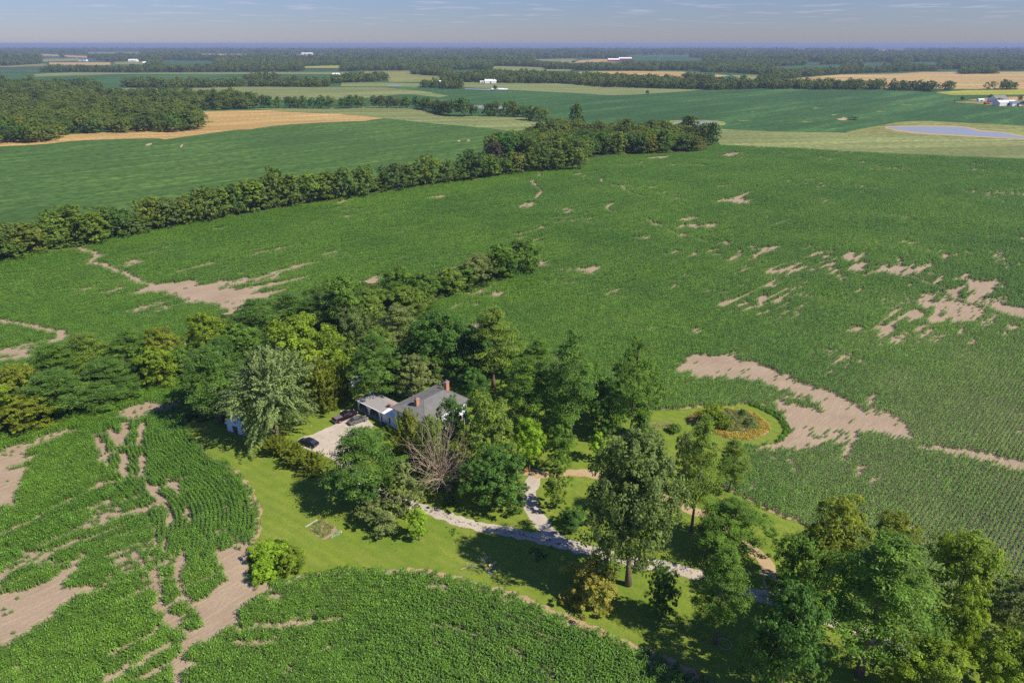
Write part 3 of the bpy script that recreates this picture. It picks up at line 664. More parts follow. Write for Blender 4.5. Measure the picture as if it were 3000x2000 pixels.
# left part of the big field
bare(.02, z4((930, 1090), (1000, 1045), (1110, 1020), (1300, 1000), (1420, 1005), (1330, 1040), (1450, 1015), (1550, 1010), (1500, 1040), (1620, 1050), (1750, 1075), (2000, 1060), (1900, 1090), (1850, 1120), (1700, 1150), (1680, 1240), (1500, 1200), (1480, 1165), (1350, 1150), (1170, 1110), (1100, 1075)))
bare(.08, z4((1620, 1010), (1800, 965), (2000, 900), (2200, 860), (2210, 868), (1950, 940), (1720, 1005)))
bare(.04, z4((1700, 1050), (1900, 1005), (2120, 965), (2130, 972), (1900, 1035), (1750, 1075)))
bare(.12, z4((1750, 1000), (1930, 962), (1950, 970), (1800, 1010))); bare(.25, z4((1450, 1015), (1700, 985), (1700, 1020), (1500, 1050)))
bare(.1, z4((820, 880), (900, 858), (980, 852), (1010, 865), (950, 885), (870, 905)))
bare(.12, z4((1150, 950), (1250, 925), (1400, 885), (1560, 855), (1570, 862), (1400, 900), (1250, 940)))
bare(.15, z4((1760, 812), (1900, 775), (2040, 752), (2040, 760), (1900, 790), (1770, 818)))
bare(.15, z4((520, 1075), (600, 1040), (650, 1045), (590, 1075))); bare(.12, z4((690, 1085), (850, 1040), (880, 1042), (850, 1060), (720, 1090))); bare(.25, z4((770, 1110), (920, 1085), (930, 1095), (820, 1110)))
bare(.2, z4((2080, 1015), (2130, 1005), (2140, 1015), (2090, 1028))); bare(.3, z4((1640, 945), (1700, 938), (1700, 945), (1650, 955))); bare(.3, z4((2060, 850), (2110, 840), (2110, 850), (2070, 858)))
bare(.03, z7((-300, 640), (0, 590), (120, 575), (290, 550), (270, 590), (100, 612), (0, 625), (-300, 690)))
bare(.25, z7((-300, 560), (0, 520), (200, 470), (430, 430), (440, 450), (300, 500), (280, 560), (0, 590)))
# near left field
bare(.14, lb((880, 560), (950, 530), (1050, 500), (1150, 470), (1250, 485), (1400, 460), (1330, 520), (1230, 560), (1120, 592), (1000, 640), (960, 650), (920, 600)))
bare(.03, lb((1000, 640), (985, 720), (960, 785), (905, 812), (890, 770), (825, 685), (870, 690), (920, 722), (960, 650)))
bare(.04, lb((1065, 680), (1110, 630), (1100, 700), (1085, 800), (1055, 795), (1060, 720)))
bare(.06, lb((720, 725), (750, 760), (802, 772), (800, 850), (770, 842), (740, 785)))
bare(.18, lb((-300, 900), (0, 830), (200, 780), (430, 705), (560, 690), (580, 712), (430, 760), (250, 812), (200, 870), (0, 905)))
bare(.02, lb((-300, 980), (0, 900), (200, 880), (330, 868), (250, 920), (100, 985), (240, 965), (160, 1060), (130, 1200), (120, 1272), (0, 1285), (-300, 1330)))
bare(.3, lb((770, 850), (840, 860), (850, 970), (800, 970))); bare(.28, lb((930, 860), (980, 870), (970, 1060), (940, 1050))); bare(.28, lb((1080, 880), (1110, 890), (1090, 1060), (1060, 1060)))
bare(.04, lb((1125, 1085), (1145, 1085), (1215, 1170), (1285, 1270), (1270, 1280), (1190, 1190)))
bare(.03, lb((1280, 1060), (1340, 1045), (1345, 1105), (1395, 1150), (1385, 1192), (1330, 1150), (1290, 1100)))
bare(.1, lb((1285, 1320), (1305, 1330), (1310, 1425), (1290, 1420))); bare(.1, lb((1420, 1285), (1440, 1290), (1455, 1380), (1435, 1375)))
bare(.12, z8((-300, 960), (0, 850), (160, 775), (260, 765), (100, 850), (0, 935)))
bare(.05, z8((-300, 1080), (0, 990), (250, 930), (400, 850), (500, 760), (545, 725), (520, 830), (490, 900), (420, 930), (400, 950), (550, 930), (700, 925), (760, 860), (740, 930), (520, 1010), (430, 1060), (380, 1115), (200, 1240), (80, 1335), (0, 1330), (-300, 1420)))
bare(.3, z8((160, 700), (420, 760), (380, 800), (200, 790)))
bare(.03, z8((1015, 840), (1045, 850), (1045, 980), (1110, 1110), (1220, 1210), (1300, 1270), (1260, 1290), (1170, 1220), (1070, 1110), (1020, 980)))
bare(.03, z8((1165, 800), (1195, 830), (1195, 940), (1240, 1020), (1330, 1090), (1330, 1130), (1220, 1050), (1170, 960)))
bare(.15, z8((1095, 640), (1115, 640), (1110, 720), (1090, 715))); bare(.2, z8((1190, 740), (1240, 745), (1230, 790), (1190, 780))); bare(.2, z8((1050, 770), (1090, 775), (1080, 800), (1050, 800)))
bare(.02, z8((1430, 760), (1500, 700), (1640, 720), (1655, 900), (1792, 925), (1792, 985), (1700, 1000), (1620, 1060), (1570, 1190), (1470, 1212), (1410, 1300), (1290, 1310), (1265, 1400), (1255, 1470), (1225, 1568), (1180, 1700), (1040, 1700), (1110, 1568), (1140, 1470), (1205, 1370), (1210, 1290), (1320, 1230), (1335, 1150), (1260, 1060), (1320, 1060), (1400, 1010), (1440, 980), (1430, 900), (1480, 900), (1475, 800)))
bare(.3, z8((1400, 720), (1500, 690), (1640, 640), (1650, 730), (1500, 770), (1440, 790)))
bare(.05, z8((1300, 1040), (1400, 980), (1440, 960), (1400, 1030), (1340, 1090)))
bare(.2, z8((750, 1500), (900, 1440), (1060, 1350), (1150, 1310), (1150, 1330), (1000, 1410), (820, 1510), (700, 1568))); bare(.25, z8((900, 1568), (1000, 1520), (1200, 1390), (1230, 1370), (1200, 1420), (1050, 1520)))
bare(.3, z8((770, 1100), (820, 1085), (830, 1105), (790, 1115))); bare(.2, z8((900, 1050), (930, 1040), (930, 1060), (905, 1065)))
bare(.35, z8((0, 600), (200, 500), (400, 400), (680, 255), (690, 265), (400, 420), (200, 530), (0, 640)))
bare(.1, n5((560, 850), (770, 890), (930, 805), (1200, 780), (1320, 765), (1620, 775), (1800, 800), (1750, 808), (1300, 793), (1000, 808), (930, 850), (700, 930), (600, 1010), (560, 980)))
bare(.25, n5((500, 1190), (700, 1165), (880, 1160), (1050, 1140), (1200, 1115), (1200, 1130), (1000, 1165), (700, 1190), (520, 1210)))
bare(.2, n5((400, 1290), (520, 1300), (620, 1290), (740, 1270), (740, 1285), (620, 1315), (430, 1320))); bare(.25, n5((1030, 1350), (1140, 1310), (1150, 1320), (1040, 1370)))
bare(.2, n5((800, 1500), (880, 1490), (880, 1530), (810, 1540))); bare(.2, n5((990, 1510), (1030, 1500), (1030, 1550), (1000, 1550))); bare(.25, n5((700, 970), (800, 955), (790, 1000), (710, 1000)))
bare(.22, n6((130, 835), (250, 835), (360, 880), (350, 900), (200, 870))); bare(.3, n6((180, 1120), (420, 1160), (420, 1180), (180, 1150))); bare(.3, n6((470, 1190), (580, 1230), (570, 1250), (470, 1220)))
bare(.3, n6((800, 1320), (870, 1380), (860, 1410), (810, 1370))); bare(.3, n6((1030, 1430), (1120, 1520), (1100, 1568), (1040, 1500))); bare(.3, n6((160, 1280), (210, 1290), (210, 1310), (170, 1305))); bare(.25, n6((680, 1150), (820, 1190), (820, 1210), (690, 1180)))
for a, b, L, Wd in ((300, 130, 20, 60), (1650, 1200, 30, 120), (1380, 1150, 60, 20), (1680, 1310, 60, 20), (1300, 1500, 80, 30)):
    bare(.25, n4((a - L, b), (a, b - Wd / 2), (a + L, b), (a, b + Wd / 2)))
bare(.1, n4((2230, 1130), (2330, 1050), (2352, 1050), (2250, 1150)))
bare(.12, Z(2400, 1350, 2.412, ((250, 100), (330, 30), (340, 40), (280, 105)))); bare(.15, Z(2400, 1350, 2.412, ((370, 145), (440, 90), (450, 100), (385, 155))))

TRACKS = [  # winding washed-out ditches: polyline in the picture, half width in metres
    (z4((530, 765), (600, 790), (680, 820), (690, 835), (640, 850), (630, 870), (700, 885), (760, 905), (840, 940), (900, 960), (920, 990), (980, 1010), (1080, 1030)), 1.9),
    (z4((525, 765), (700, 718), (950, 668), (1250, 608), (1500, 568), (1850, 508), (2150, 463)), 1.6),
    (z5((0, 603), (250, 560), (500, 526), (700, 500), (900, 480), (1080, 447), (1250, 435)), 1.5),
    (z7((-200, 262), (0, 272), (150, 292), (270, 312), (400, 350), (520, 368), (548, 395), (530, 435), (450, 455)), 1.7),
    (z5((1248, 438), (1240, 466)), 1.3), (z5((1190, 495), (1215, 525), (1245, 545), (1255, 563), (1228, 590), (1218, 606)), 1.3),
    (z5((1637, 478), (1630, 503)), 1.4), (z5((1640, 505), (1750, 528), (1775, 548), (1830, 575), (1870, 588)), 0.7), (z5((1772, 535), (1778, 555)), 1.5), (z5((1862, 582), (1880, 594)), 1.5),
    (z5((1715, 632), (1668, 655), (1665, 670), (1690, 686)), 1.4), (z5((1690, 686), (1780, 700), (1860, 714), (1930, 738), (1970, 765), (2010, 772)), 0.6), (z5((1950, 768), (2000, 775)), 1.5),
    (z5((2030, 795), (2130, 830), (2250, 862), (2352, 878)), 0.6), (z5((2250, 862), (2352, 878)), 1.0),
    (z6((640, 545), (760, 568), (830, 577), (885, 594), (960, 618), (1060, 645), (1180, 692), (1270, 740), (1380, 772), (1440, 780)), 0.7), (z6((1165, 683), (1188, 697)), 1.2),
    (z8((1030, 830), (1030, 980), (1090, 1110), (1195, 1215), (1290, 1280)), .6), (z8((1180, 800), (1185, 940), (1225, 1030), (1330, 1115)), .6), (lb((1135, 1085), (1200, 1180), (1285, 1280)), .7),
    (lb((1095, 640), (1090, 700), (1070, 800)), .9), (lb((945, 870), (965, 960), (950, 1060)), .55), (lb((1095, 880), (1100, 960), (1070, 1060)), .55), (lb((1295, 1310), (1300, 1430)), .5), (lb((1430, 1280), (1448, 1385)), .5), (lb((1195, 1430), (1200, 1568)), .4),
    (lb((735, 725), (775, 790), (790, 850)), .8), (lb((850, 690), (900, 760), (925, 800)), 1.0), (lb((970, 640), (975, 720), (930, 800)), 1.0), (z8((1100, 630), (1105, 730)), .5), (z8((1215, 735), (1195, 810)), .55),
    (n5((500, 1195), (700, 1180), (880, 1160), (1050, 1150), (1200, 1120)), .55), (n5((390, 1285), (520, 1305), (620, 1300), (760, 1270)), .6), (n5((1030, 1362), (1150, 1312)), .5), (n6((130, 835), (240, 850), (350, 890)), .5), (n6((170, 1130), (420, 1170)), .35), (n6((800, 1330), (870, 1400)), .5),
    (z8((700, 1568), (820, 1510), (1000, 1410), (1150, 1315)), .55), (z8((900, 1568), (1050, 1500), (1200, 1400)), .5), (z8((0, 610), (200, 510), (400, 405), (690, 262)), .4),
    (z6((550, 92), (720, 118), (820, 135), (960, 160), (1100, 178), (1300, 185)), 0.5)]

THIN = z6((700, 530), (1100, 520), (1900, 540), (1900, 960), (1300, 900), (900, 910), (500, 870), (130, 860), (100, 720), (250, 600))
LW = smooth(LAWN, 3)
FARM_W = smooth(WOODS['farm'], 3); LEFT_W = smooth(WOODS['left'], 3)
CORN_AREA = np.array(near_soil)

def corn_keep(x, y, seed=0):
    """keep mask and height factor"""
    ja = np.where(y < 135, 1.5, 2.4); nx = (vnoise(x, y, 1.6, 11) - .5) * ja; ny = (vnoise(x, y, 1.6, 12) - .5) * ja
    ru = x * math.cos(ROW) + y * math.sin(ROW); rv = -x * math.sin(ROW) + y * math.cos(ROW)
    sh = (vnoise(ru / 14, rv / 1.1, 1.0, 14) - .5) * 7.5 + (vnoise(ru / 3, rv / .8, 1.0, 15) - .5) * 3.0
    sh = sh * np.clip((y - 105) / 160, .18, 1)
    px, py = pr(x + nx + sh * math.cos(ROW), y + ny + sh * math.sin(ROW)); p0x, p0y = pr(x, y)
    far = np.clip((y - 100) / 400, 0, 1)
    prob = np.full(len(x), 1.0)
    u = x * math.cos(ROW) + y * math.sin(ROW); v = -x * math.sin(ROW) + y * math.cos(ROW)
    n1 = vnoise(u / 5, v, 1.5, 21); n2 = vnoise(x, y, 22, 22); n3_ = vnoise(x, y, 4, 23)
    prob -= np.clip((n1 * .5 + n2 * .5 - np.where(y < 150, .725, .72)) * 6, 0, .75)
    prob -= np.clip((n3_ - .94) * 4, 0, .3)
    m = inside(p0x, p0y, THIN); prob[m] -= np.clip((n1[m] * .62 + n2[m] * .38 - .66) * 6, 0, .5)
    for poly, p in B:
        m = inside(px, py, poly); prob[m] = np.minimum(prob[m], p)
    for pts, hw in TRACKS:
        d = dist_line(x + nx * .5, y + ny * .5, [g(*q) for q in pts]); prob[d < hw] = 0.0
    keep = rng.uniform(0, 1, len(x)) < prob
    keep &= inside(p0x, p0y, CORN_AREA)
    keep &= ~inside(p0x, p0y, LW) & ~inside(p0x, p0y, FARM_W) & ~inside(p0x, p0y, LEFT_W)
    keep &= dist_line(x, y, [g(*q) for q in HEDGE_LOW[:18]]) > 2.2
    keep &= (p0x > -350) & (p0x < 3350) & (p0y < 2160)
    hf = np.clip(.45 + .6 * prob, .5, 1.0) * (0.88 + 0.24 * vnoise(x, y, 14, 31))
    return keep, hf

def rows(u0, u1, v0, v1, du, dv, ang):
    us = np.arange(u0, u1, du); vs = np.arange(v0, v1, dv)
    U, Vv = np.meshgrid(us, vs); U = (U + rng.uniform(0, du, (len(vs), 1))).ravel(); Vv = Vv.ravel() + rng.normal(0, .04, U.size)
    return U * math.cos(ang) - Vv * math.sin(ang), U * math.sin(ang) + Vv * math.cos(ang)

def offset_rows(px_pts, nrow, step, flip=1, first=1.2):
    P = smooth([g(*q) for q in px_pts], 10, False)
    seg = np.r_[0, np.cumsum(np.hypot(*np.diff(P, axis=0).T))]; s = np.arange(0, seg[-1], .3)
    P = np.column_stack([np.interp(s, seg, P[:, 0]), np.interp(s, seg, P[:, 1])])
    k = 21; ker = np.ones(k) / k; Pp = np.pad(P, ((k // 2, k // 2), (0, 0)), 'edge'); P = np.column_stack([np.convolve(Pp[:, i], ker, 'valid') for i in (0, 1)])
    T = np.gradient(P, axis=0); T /= np.linalg.norm(T, axis=1)[:, None]; Nn = np.stack([-T[:, 1], T[:, 0]], 1) * flip
    X, Y, A = [], [], []; ofs = rng.uniform(0, 50)
    for r in range(nrow):
        Q = P + Nn * (first + r * .76); sg = np.r_[0, np.cumsum(np.hypot(*np.diff(Q, axis=0).T))]; s = np.arange(rng.uniform(0, step), sg[-1], step)
        s = s[vnoise(s / 9, np.full(len(s), r * 1.0 + ofs), 1.0, 77) * .6 + vnoise(s / 2.5, np.full(len(s), r * .4 + ofs), 1.0, 78) * .4 < .66]
        X.append(np.interp(s, sg, Q[:, 0])); Y.append(np.interp(s, sg, Q[:, 1])); A.append(np.arctan2(np.interp(s, sg, T[:, 1]), np.interp(s, sg, T[:, 0])))
    return np.concatenate(X), np.concatenate(Y), np.concatenate(A)

def uncovered(x, y, X, Y, cell=.8):
    s = set(zip(np.floor(X / cell).astype(int).tolist(), np.floor(Y / cell).astype(int).tolist()))
    a = np.floor(x / cell).astype(int); b = np.floor(y / cell).astype(int)
    return np.array([not ((i, j) in s) for i, j in zip(a.tolist(), b.tolist())])

LOWER_EDGE = z8((1060, 1700), (1170, 1530), (1230, 1420), (1300, 1340), (1420, 1310), (1480, 1210), (1560, 1170), (1600, 1060)) + n5((570, 1020), (700, 930), (830, 880), (930, 850), (1000, 800), (1300, 790), (1600, 800)) + \
    n6((0, 742), (130, 752), (280, 792), (520, 880), (700, 940), (900, 1000), (1050, 1060), (1300, 1150), (1500, 1260), (1700, 1360), (1900, 1430)) + [(2010, 1985), (2100, 2040), (2300, 2170)]
LOWER_AREA = np.array(LOWER_EDGE + [(2300, 2700), (300, 2700)])
LEFT_AREA = np.array([(-700, 1400), (0, 1275), (102, 1255), (204, 1207), (306, 1180), (408, 1139), (510, 1115), (599, 1095), (600, 1200), (556, 1240), (580, 1310), (640, 1360), (720, 1440), (752, 1520), (745, 1600), (735, 1640), (735, 1700), (640, 1830), (560, 1900), (530, 2000), (480, 2200), (440, 2700), (-700, 2700)])
HEAD = [(556, 1215), (552, 1245), (556, 1280), (580, 1308), (616, 1342), (655, 1362)] + n5((470, 90), (560, 190), (606, 300), (618, 440), (598, 540), (580, 640), (560, 720)) + [(720, 1690)]

# lower field: rows follow the lawn edge all the way
x, y, a = offset_rows(LOWER_EDGE[8:], 42, 0.9, flip=-1, first=1.7); ALLX, ALLY = x, y
ex, ey = pr(x, y); k, hf = corn_keep(x, y); k &= inside(ex, ey, LOWER_AREA)
X1, Y1, A1, H1 = x[k], y[k], a[k], hf[k]
uu, vv_ = rows(-100, 200, -100, 200, .9, .76, math.radians(20)); ex, ey = pr(uu, vv_)
k0 = inside(ex, ey, LOWER_AREA); uu, vv_ = uu[k0], vv_[k0]
m = uncovered(uu, vv_, ALLX, ALLY); k, hf = corn_keep(uu, vv_); k &= m
scatter('corn_crop', np.column_stack([np.r_[X1, uu[k]], np.r_[Y1, vv_[k]]]), CORN_NEAR, np.r_[A1, np.full(k.sum(), math.radians(20))] + rng.integers(0, 2, len(X1) + k.sum()) * math.pi,
        np.r_[H1, hf[k]] * rng.uniform(.9, 1.1, len(X1) + k.sum()), label='dense green corn filling the curved field at the bottom, rows following the lawn edge')
# near left field: twelve headland rows, the rest straight
x, y, a = offset_rows(HEAD, 24, 0.8, flip=-1, first=.7); ALLX, ALLY = x, y
ex, ey = pr(x, y); k, hf = corn_keep(x, y); k &= inside(ex, ey, LEFT_AREA)
X1, Y1, A1, H1 = x[k], y[k], a[k], hf[k]
ANG2 = math.radians(40)
uu, vv_ = rows(-260, 320, -200, 320, .9, .76, ANG2); ex, ey = pr(uu, vv_); k0 = inside(ex, ey, LEFT_AREA); uu, vv_ = uu[k0], vv_[k0]
k, hf = corn_keep(uu, vv_); k &= uncovered(uu, vv_, ALLX, ALLY)
scatter('corn_crop', np.column_stack([np.r_[X1, uu[k]], np.r_[Y1, vv_[k]]]), CORN_NEAR, np.r_[A1, np.full(k.sum(), ANG2)] + rng.integers(0, 2, len(X1) + k.sum()) * math.pi,
        np.r_[H1, hf[k]] * rng.uniform(.9, 1.1, len(X1) + k.sum()), label='green corn with bare sandy gaps in the field left of the lawn')
# big field behind and right of the farm
uu, vv_ = rows(-300, 500, -320, 320, 1.5, .76, ROW); ex, ey = pr(uu, vv_)
k0 = (vv_ < 235) & (ex > -350) & (ex < 3350) & ~inside(ex, ey, LEFT_AREA) & ~inside(ex, ey, LOWER_AREA) & inside(ex, ey, CORN_AREA); uu, vv_ = uu[k0], vv_[k0]
k, hf = corn_keep(uu, vv_); ex, ey = pr(uu, vv_); right = np.clip((ex - 1700) / 900, 0, 1) * np.clip((ey - 800) / 400, 0, 1)
scatter('corn_crop', np.column_stack([uu[k], vv_[k]]), CORN_MID, np.full(k.sum(), ROW) + rng.integers(0, 2, k.sum()) * math.pi, np.column_stack([np.full(k.sum(), 1.04), hf[k] * (1.0 - .30 * right[k]), hf[k] * rng.uniform(.85, 1.15, k.sum()) * (.95 - .22 * right[k])]),
        label='green corn rows of the big field around and behind the farmstead')
uu, vv_ = rows(-500, 1100, -700, 700, 2.7, .95, ROW); ex, ey = pr(uu, vv_)
k0 = (vv_ >= 235) & (vv_ < 760) & (ex > -350) & (ex < 3350) & inside(ex, ey, CORN_AREA); uu, vv_ = uu[k0], vv_[k0]
k, hf = corn_keep(uu, vv_)
scatter('corn_crop', np.column_stack([uu[k], vv_[k]]), CORN_FAR, np.full(k.sum(), ROW) + rng.integers(0, 2, k.sum()) * math.pi, hf[k] * rng.uniform(.9, 1.15, k.sum()),
        label='far half of the big green corn field running up to the tree line')

# ------------------------------------------------------------------ trees
def leaves(C, D, size, asp, r, tilt=0.8, bend=None):
    """quads at C with normals near D"""
    n = len(C)
    Nn = D + r.normal(0, tilt, (n, 3)); Nn /= np.linalg.norm(Nn, axis=1)[:, None] + 1e-9
    U = np.cross(Nn, r.normal(0, 1, (n, 3))); U /= np.linalg.norm(U, axis=1)[:, None] + 1e-9
    if bend is not None:
        U = U * .5 + bend; U -= Nn * (U * Nn).sum(1)[:, None]; U /= np.linalg.norm(U, axis=1)[:, None] + 1e-9
    W = np.cross(Nn, U); s = (size * r.uniform(.6, 1.35, n))[:, None]
    A = C - U * s; Bq = C + W * s * asp; Cq = C + U * s; Dq = C - W * s * asp
    V = np.stack([A, Bq, Cq, Dq], 1).reshape(-1, 3); F = np.arange(4 * n).reshape(-1, 4)
    return V, F

ENV = {  # crown half-width by height fraction inside the crown
    'broad': lambda t: np.sqrt(np.clip(1 - ((t - .42) / .63) ** 2, 0, 1)), 'oak': lambda t: np.sqrt(np.clip(1 - ((t - .42) / .62) ** 2, 0, 1)),
    'locust': lambda t: np.clip(.55 + .55 * np.sin(math.pi * (t * 1.05 + .05)) - .35 * t, .15, 1), 'poplar': lambda t: np.sqrt(np.clip(1 - (2 * t - .8) ** 2 / 1.5, 0, 1)),
    'droop': lambda t: np.sqrt(np.clip(1 - ((t - .42) / .62) ** 2, 0, 1)), 'cedar': lambda t: np.clip(1.05 * (1 - t) ** .62 * (.55 + .45 * np.minimum(1, t * 5)), .03, 1),
    'spruce': lambda t: np.clip(1.0 * (1 - t) ** .9, .03, 1), 'bush': lambda t: np.sqrt(np.clip(1 - ((t - .38) / .64) ** 2, 0, 1)), 'sapling': lambda t: np.clip(np.sin(math.pi * (.12 + .86 * t)), .05, 1)}

def make_tree(kind, seed, H, Rr, npuff, per, leaf, base=None):
    """returns crown mesh and trunk mesh for a tree H tall with crown radius Rr"""
    r = np.random.default_rng(seed); env = ENV[kind]; per = int(per * 1.35)
    z0 = {'locust': .20, 'poplar': .27, 'broad': .16, 'oak': .12, 'droop': .10, 'cedar': .04, 'spruce': .04, 'bush': .0, 'sapling': .12}[kind] if base is None else base
    z0 *= H; hc = H - z0
    # main lobes: big lumps the crown is made of
    nl = {'locust': 26, 'poplar': 26, 'broad': 17, 'oak': 20, 'droop': 15, 'cedar': 20, 'spruce': 26, 'bush': 11, 'sapling': 12}[kind]
    lob = []
    for i in range(nl):
        t = ((i + r.uniform(.1, .9)) / nl) ** (.9 if kind != 'cedar' else 1.1); e = float(env(np.array(t)))
        a = i * 2.39996 + r.uniform(-.5, .5); rr = Rr * e * r.uniform(.42, .80) * (1 if t < .92 else .2)
        if kind in ('cedar', 'spruce'): rr = Rr * e * r.uniform(.35, .7)
        lob.append((rr * math.cos(a), rr * math.sin(a), z0 + hc * min(.97, t * .93 + .03), Rr * (r.uniform(.24, .54)) * (.55 + .45 * e)))
    if kind not in ('locust',): lob.append((0, 0, z0 + hc * .5, Rr * .55)); lob.append((0, 0, z0 + hc * .75, Rr * .42))
    lob = np.array(lob)
    fl = {'locust': .42, 'broad': .85, 'oak': .8, 'poplar': .9, 'droop': .95, 'cedar': .8, 'spruce': .3, 'bush': .9, 'sapling': .9}[kind]
    # puffs (twig clusters) on the lobe surfaces
    li = r.choice(len(lob), npuff, p=(lob[:, 3] ** 2) / (lob[:, 3] ** 2).sum()); d = r.normal(0, 1, (npuff, 3)); d[:, 2] = d[:, 2] * .8 + .35
    d /= np.linalg.norm(d, axis=1)[:, None]; rad = lob[li, 3] * np.where(r.uniform(0, 1, npuff) < .12, r.uniform(1.05, 1.4, npuff), r.uniform(.55, 1.08, npuff))
    Pc = lob[li, :3] + d * rad[:, None] * np.array([1, 1, fl])
    Pc[:, 2] = np.clip(Pc[:, 2], z0 * .6 + .02 * H, H)
    out = Pc - np.array([0, 0, z0 + hc * .45]); out /= np.linalg.norm(out, axis=1)[:, None] + 1e-9
    pr_ = Rr * (.06 + .15 * r.uniform(0, 1, npuff) ** 1.5) * {'locust': 1.25, 'oak': .85, 'cedar': .95, 'spruce': 1.0}.get(kind, 1.0)
    ptone = r.uniform(0, 1, npuff)
    # leaves in each puff
    n = npuff * per; pi = np.repeat(np.arange(npuff), per)
    q = r.normal(0, 1, (n, 3)); q /= np.linalg.norm(q, axis=1)[:, None]; q *= (r.uniform(0, 1, n) ** .4)[:, None]
    ax = np.array([1, 1, .75]); bend = None
    if kind == 'locust': ax = np.array([1.15, 1.15, .38])
    if kind == 'poplar': ax = np.array([.9, .9, 1.0])
    L = q * ax * pr_[pi][:, None]
    if kind in ('cedar', 'droop', 'spruce'):   # elongated sprays
        dirv = out.copy()
        if kind == 'cedar': dirv[:, 2] = np.abs(dirv[:, 2]) + .9
        if kind == 'droop': dirv = dirv * 1.1 + np.array([0, 0, -.30]); 
        if kind == 'spruce': dirv[:, 2] = -.15
        dirv += r.normal(0, .25, dirv.shape); dirv /= np.linalg.norm(dirv, axis=1)[:, None]
        s = r.uniform(-1, 1.2, n)[:, None]; L = q * .38 * pr_[pi][:, None] * (1.15 - .5 * s) + dirv[pi] * s * pr_[pi][:, None] * (1.25 if kind != 'droop' else 1.5); bend = dirv[pi]
    Cc = Pc[pi] + L; D = q * .8 + out[pi] * .7 + np.array([0, 0, .55])
    if kind == 'locust': D = D * .5 + np.array([0, 0, 1.0])
    V, F = leaves(Cc, D, leaf * .84, .55 if kind not in ('locust', 'cedar') else .42, r, .55, bend)
    tone = np.clip(ptone[pi] * .55 + r.uniform(0, .45, n), 0, 1)
    crown = mesh_np(kind + '_crown', V, F, M_leaf, tone)
    # trunk with limbs reaching the lobes
    mb = MB(); tr = H * .018 * (1.25 if kind in ('oak', 'droop', 'poplar', 'locust') else .8); top = z0 + hc * (.72 if kind != 'bush' else .5)
    wob = [(r.normal(0, .012 * H) if 0 < i < 6 else 0, r.normal(0, .012 * H) if 0 < i < 6 else 0) for i in range(7)]
    pts = [(wob[i][0] * i / 3, wob[i][1] * i / 3, top * i / 6 - (.1 if i == 0 else 0)) for i in range(7)]
    mb.tube([(pts[0][0], pts[0][1], -.15)] + pts[1:], [tr * 1.5] + [tr * (1 - .75 * i / 6) for i in range(1, 7)], 7)
    for k in range(min(len(lob), 12 if kind in ('locust', 'poplar') else 8)):
        l = lob[(k * 5) % len(lob)]; zs = min(max(z0 * .9, l[2] - np.hypot(l[0], l[1]) * .8), top * .95); f = zs / top; i0 = min(5, int(f * 6)); ff = f * 6 - i0
        p0 = np.array(pts[i0]) * (1 - ff) + np.array(pts[i0 + 1]) * ff; p2 = l[:3]; p1 = (p0 + p2) / 2 + np.array([0, 0, .04 * H]) + r.normal(0, .02 * H, 3)
        mb.tube([tuple(p0), tuple(p1), tuple(p2)], [tr * .42, tr * .27, tr * .08], 5, False)
    trunk = mb.mesh(kind + '_trunk', M_bark, True)
    return crown, trunk, H, Rr

KITS = {
    'broad': [make_tree('broad', s, 14, 6, 300, 58, .23) for s in (1, 2, 3)], 'oak': [make_tree('oak', s, 16, 7, 420, 52, .25) for s in (11, 12)],
    'locust': [make_tree('locust', s, 18, 6, 330, 62, .22) for s in (21, 22, 23)], 'poplar': [make_tree('poplar', s, 20, 7, 760, 50, .25) for s in (31,)],
    'droop': [make_tree('droop', 41, 17, 8, 620, 60, .24)], 'cedar': [make_tree('cedar', s, 9, 3.6, 300, 48, .15) for s in (51, 52)],
    'spruce': [make_tree('spruce', 61, 12, 3.6, 300, 46, .17)], 'bush': [make_tree('bush', s, 5, 3.5, 190, 50, .15) for s in (71, 72)],
    'sapling': [make_tree('sapling', s, 7, 2.4, 150, 50, .15) for s in (81, 82)]}
MIDK = [make_tree('broad', 101, 15, 7, 260, 26, .40), make_tree('oak', 102, 15, 7, 260, 26, .40), make_tree('broad', 103, 16, 6.5, 260, 26, .40, .04), make_tree('broad', 104, 15, 6, 260, 26, .40, .05), make_tree('oak', 105, 13, 7, 260, 26, .40, .03)]
FARK = [make_tree('broad', 111, 15, 7.5, 60, 14, .95, .02), make_tree('oak', 112, 14, 7.5, 60, 14, .95, .02), make_tree('oak', 113, 16, 7, 60, 14, .95, .02)]

CATS = {'bush': ('shrub', 'shrub'), 'sapling': ('young_tree', 'young tree'), 'cedar': ('cedar_tree', 'cedar'), 'spruce': ('spruce_tree', 'spruce'), 'oak': ('oak_tree', 'tree'), 'locust': ('locust_tree', 'tree'), 'poplar': ('cottonwood_tree', 'tree'), 'droop': ('maple_tree', 'tree'), 'broad': ('broadleaf_tree', 'tree')}
tree_n = 0
def place(kit, x, y, h, rad, col, name, label, cat, group=None, rz=None, var=0.0):
    global tree_n
    crown, trunk, H0, R0 = kit; tree_n += 1
    e = empty(name, (x, y, 0), rz if rz is not None else random.uniform(0, 6.28), label, cat, group)
    e.scale = (rad / R0, rad / R0 * random.uniform(.92, 1.08), h / H0)
    if var: col = tuple(c * random.uniform(1 - var, 1 + var) for c in col)
    c = bpy.data.objects.new('crown', crown); c.color = (*col[:3], 1); link(c, e)
    t = bpy.data.objects.new('trunk', trunk); link(t, e)
    return e

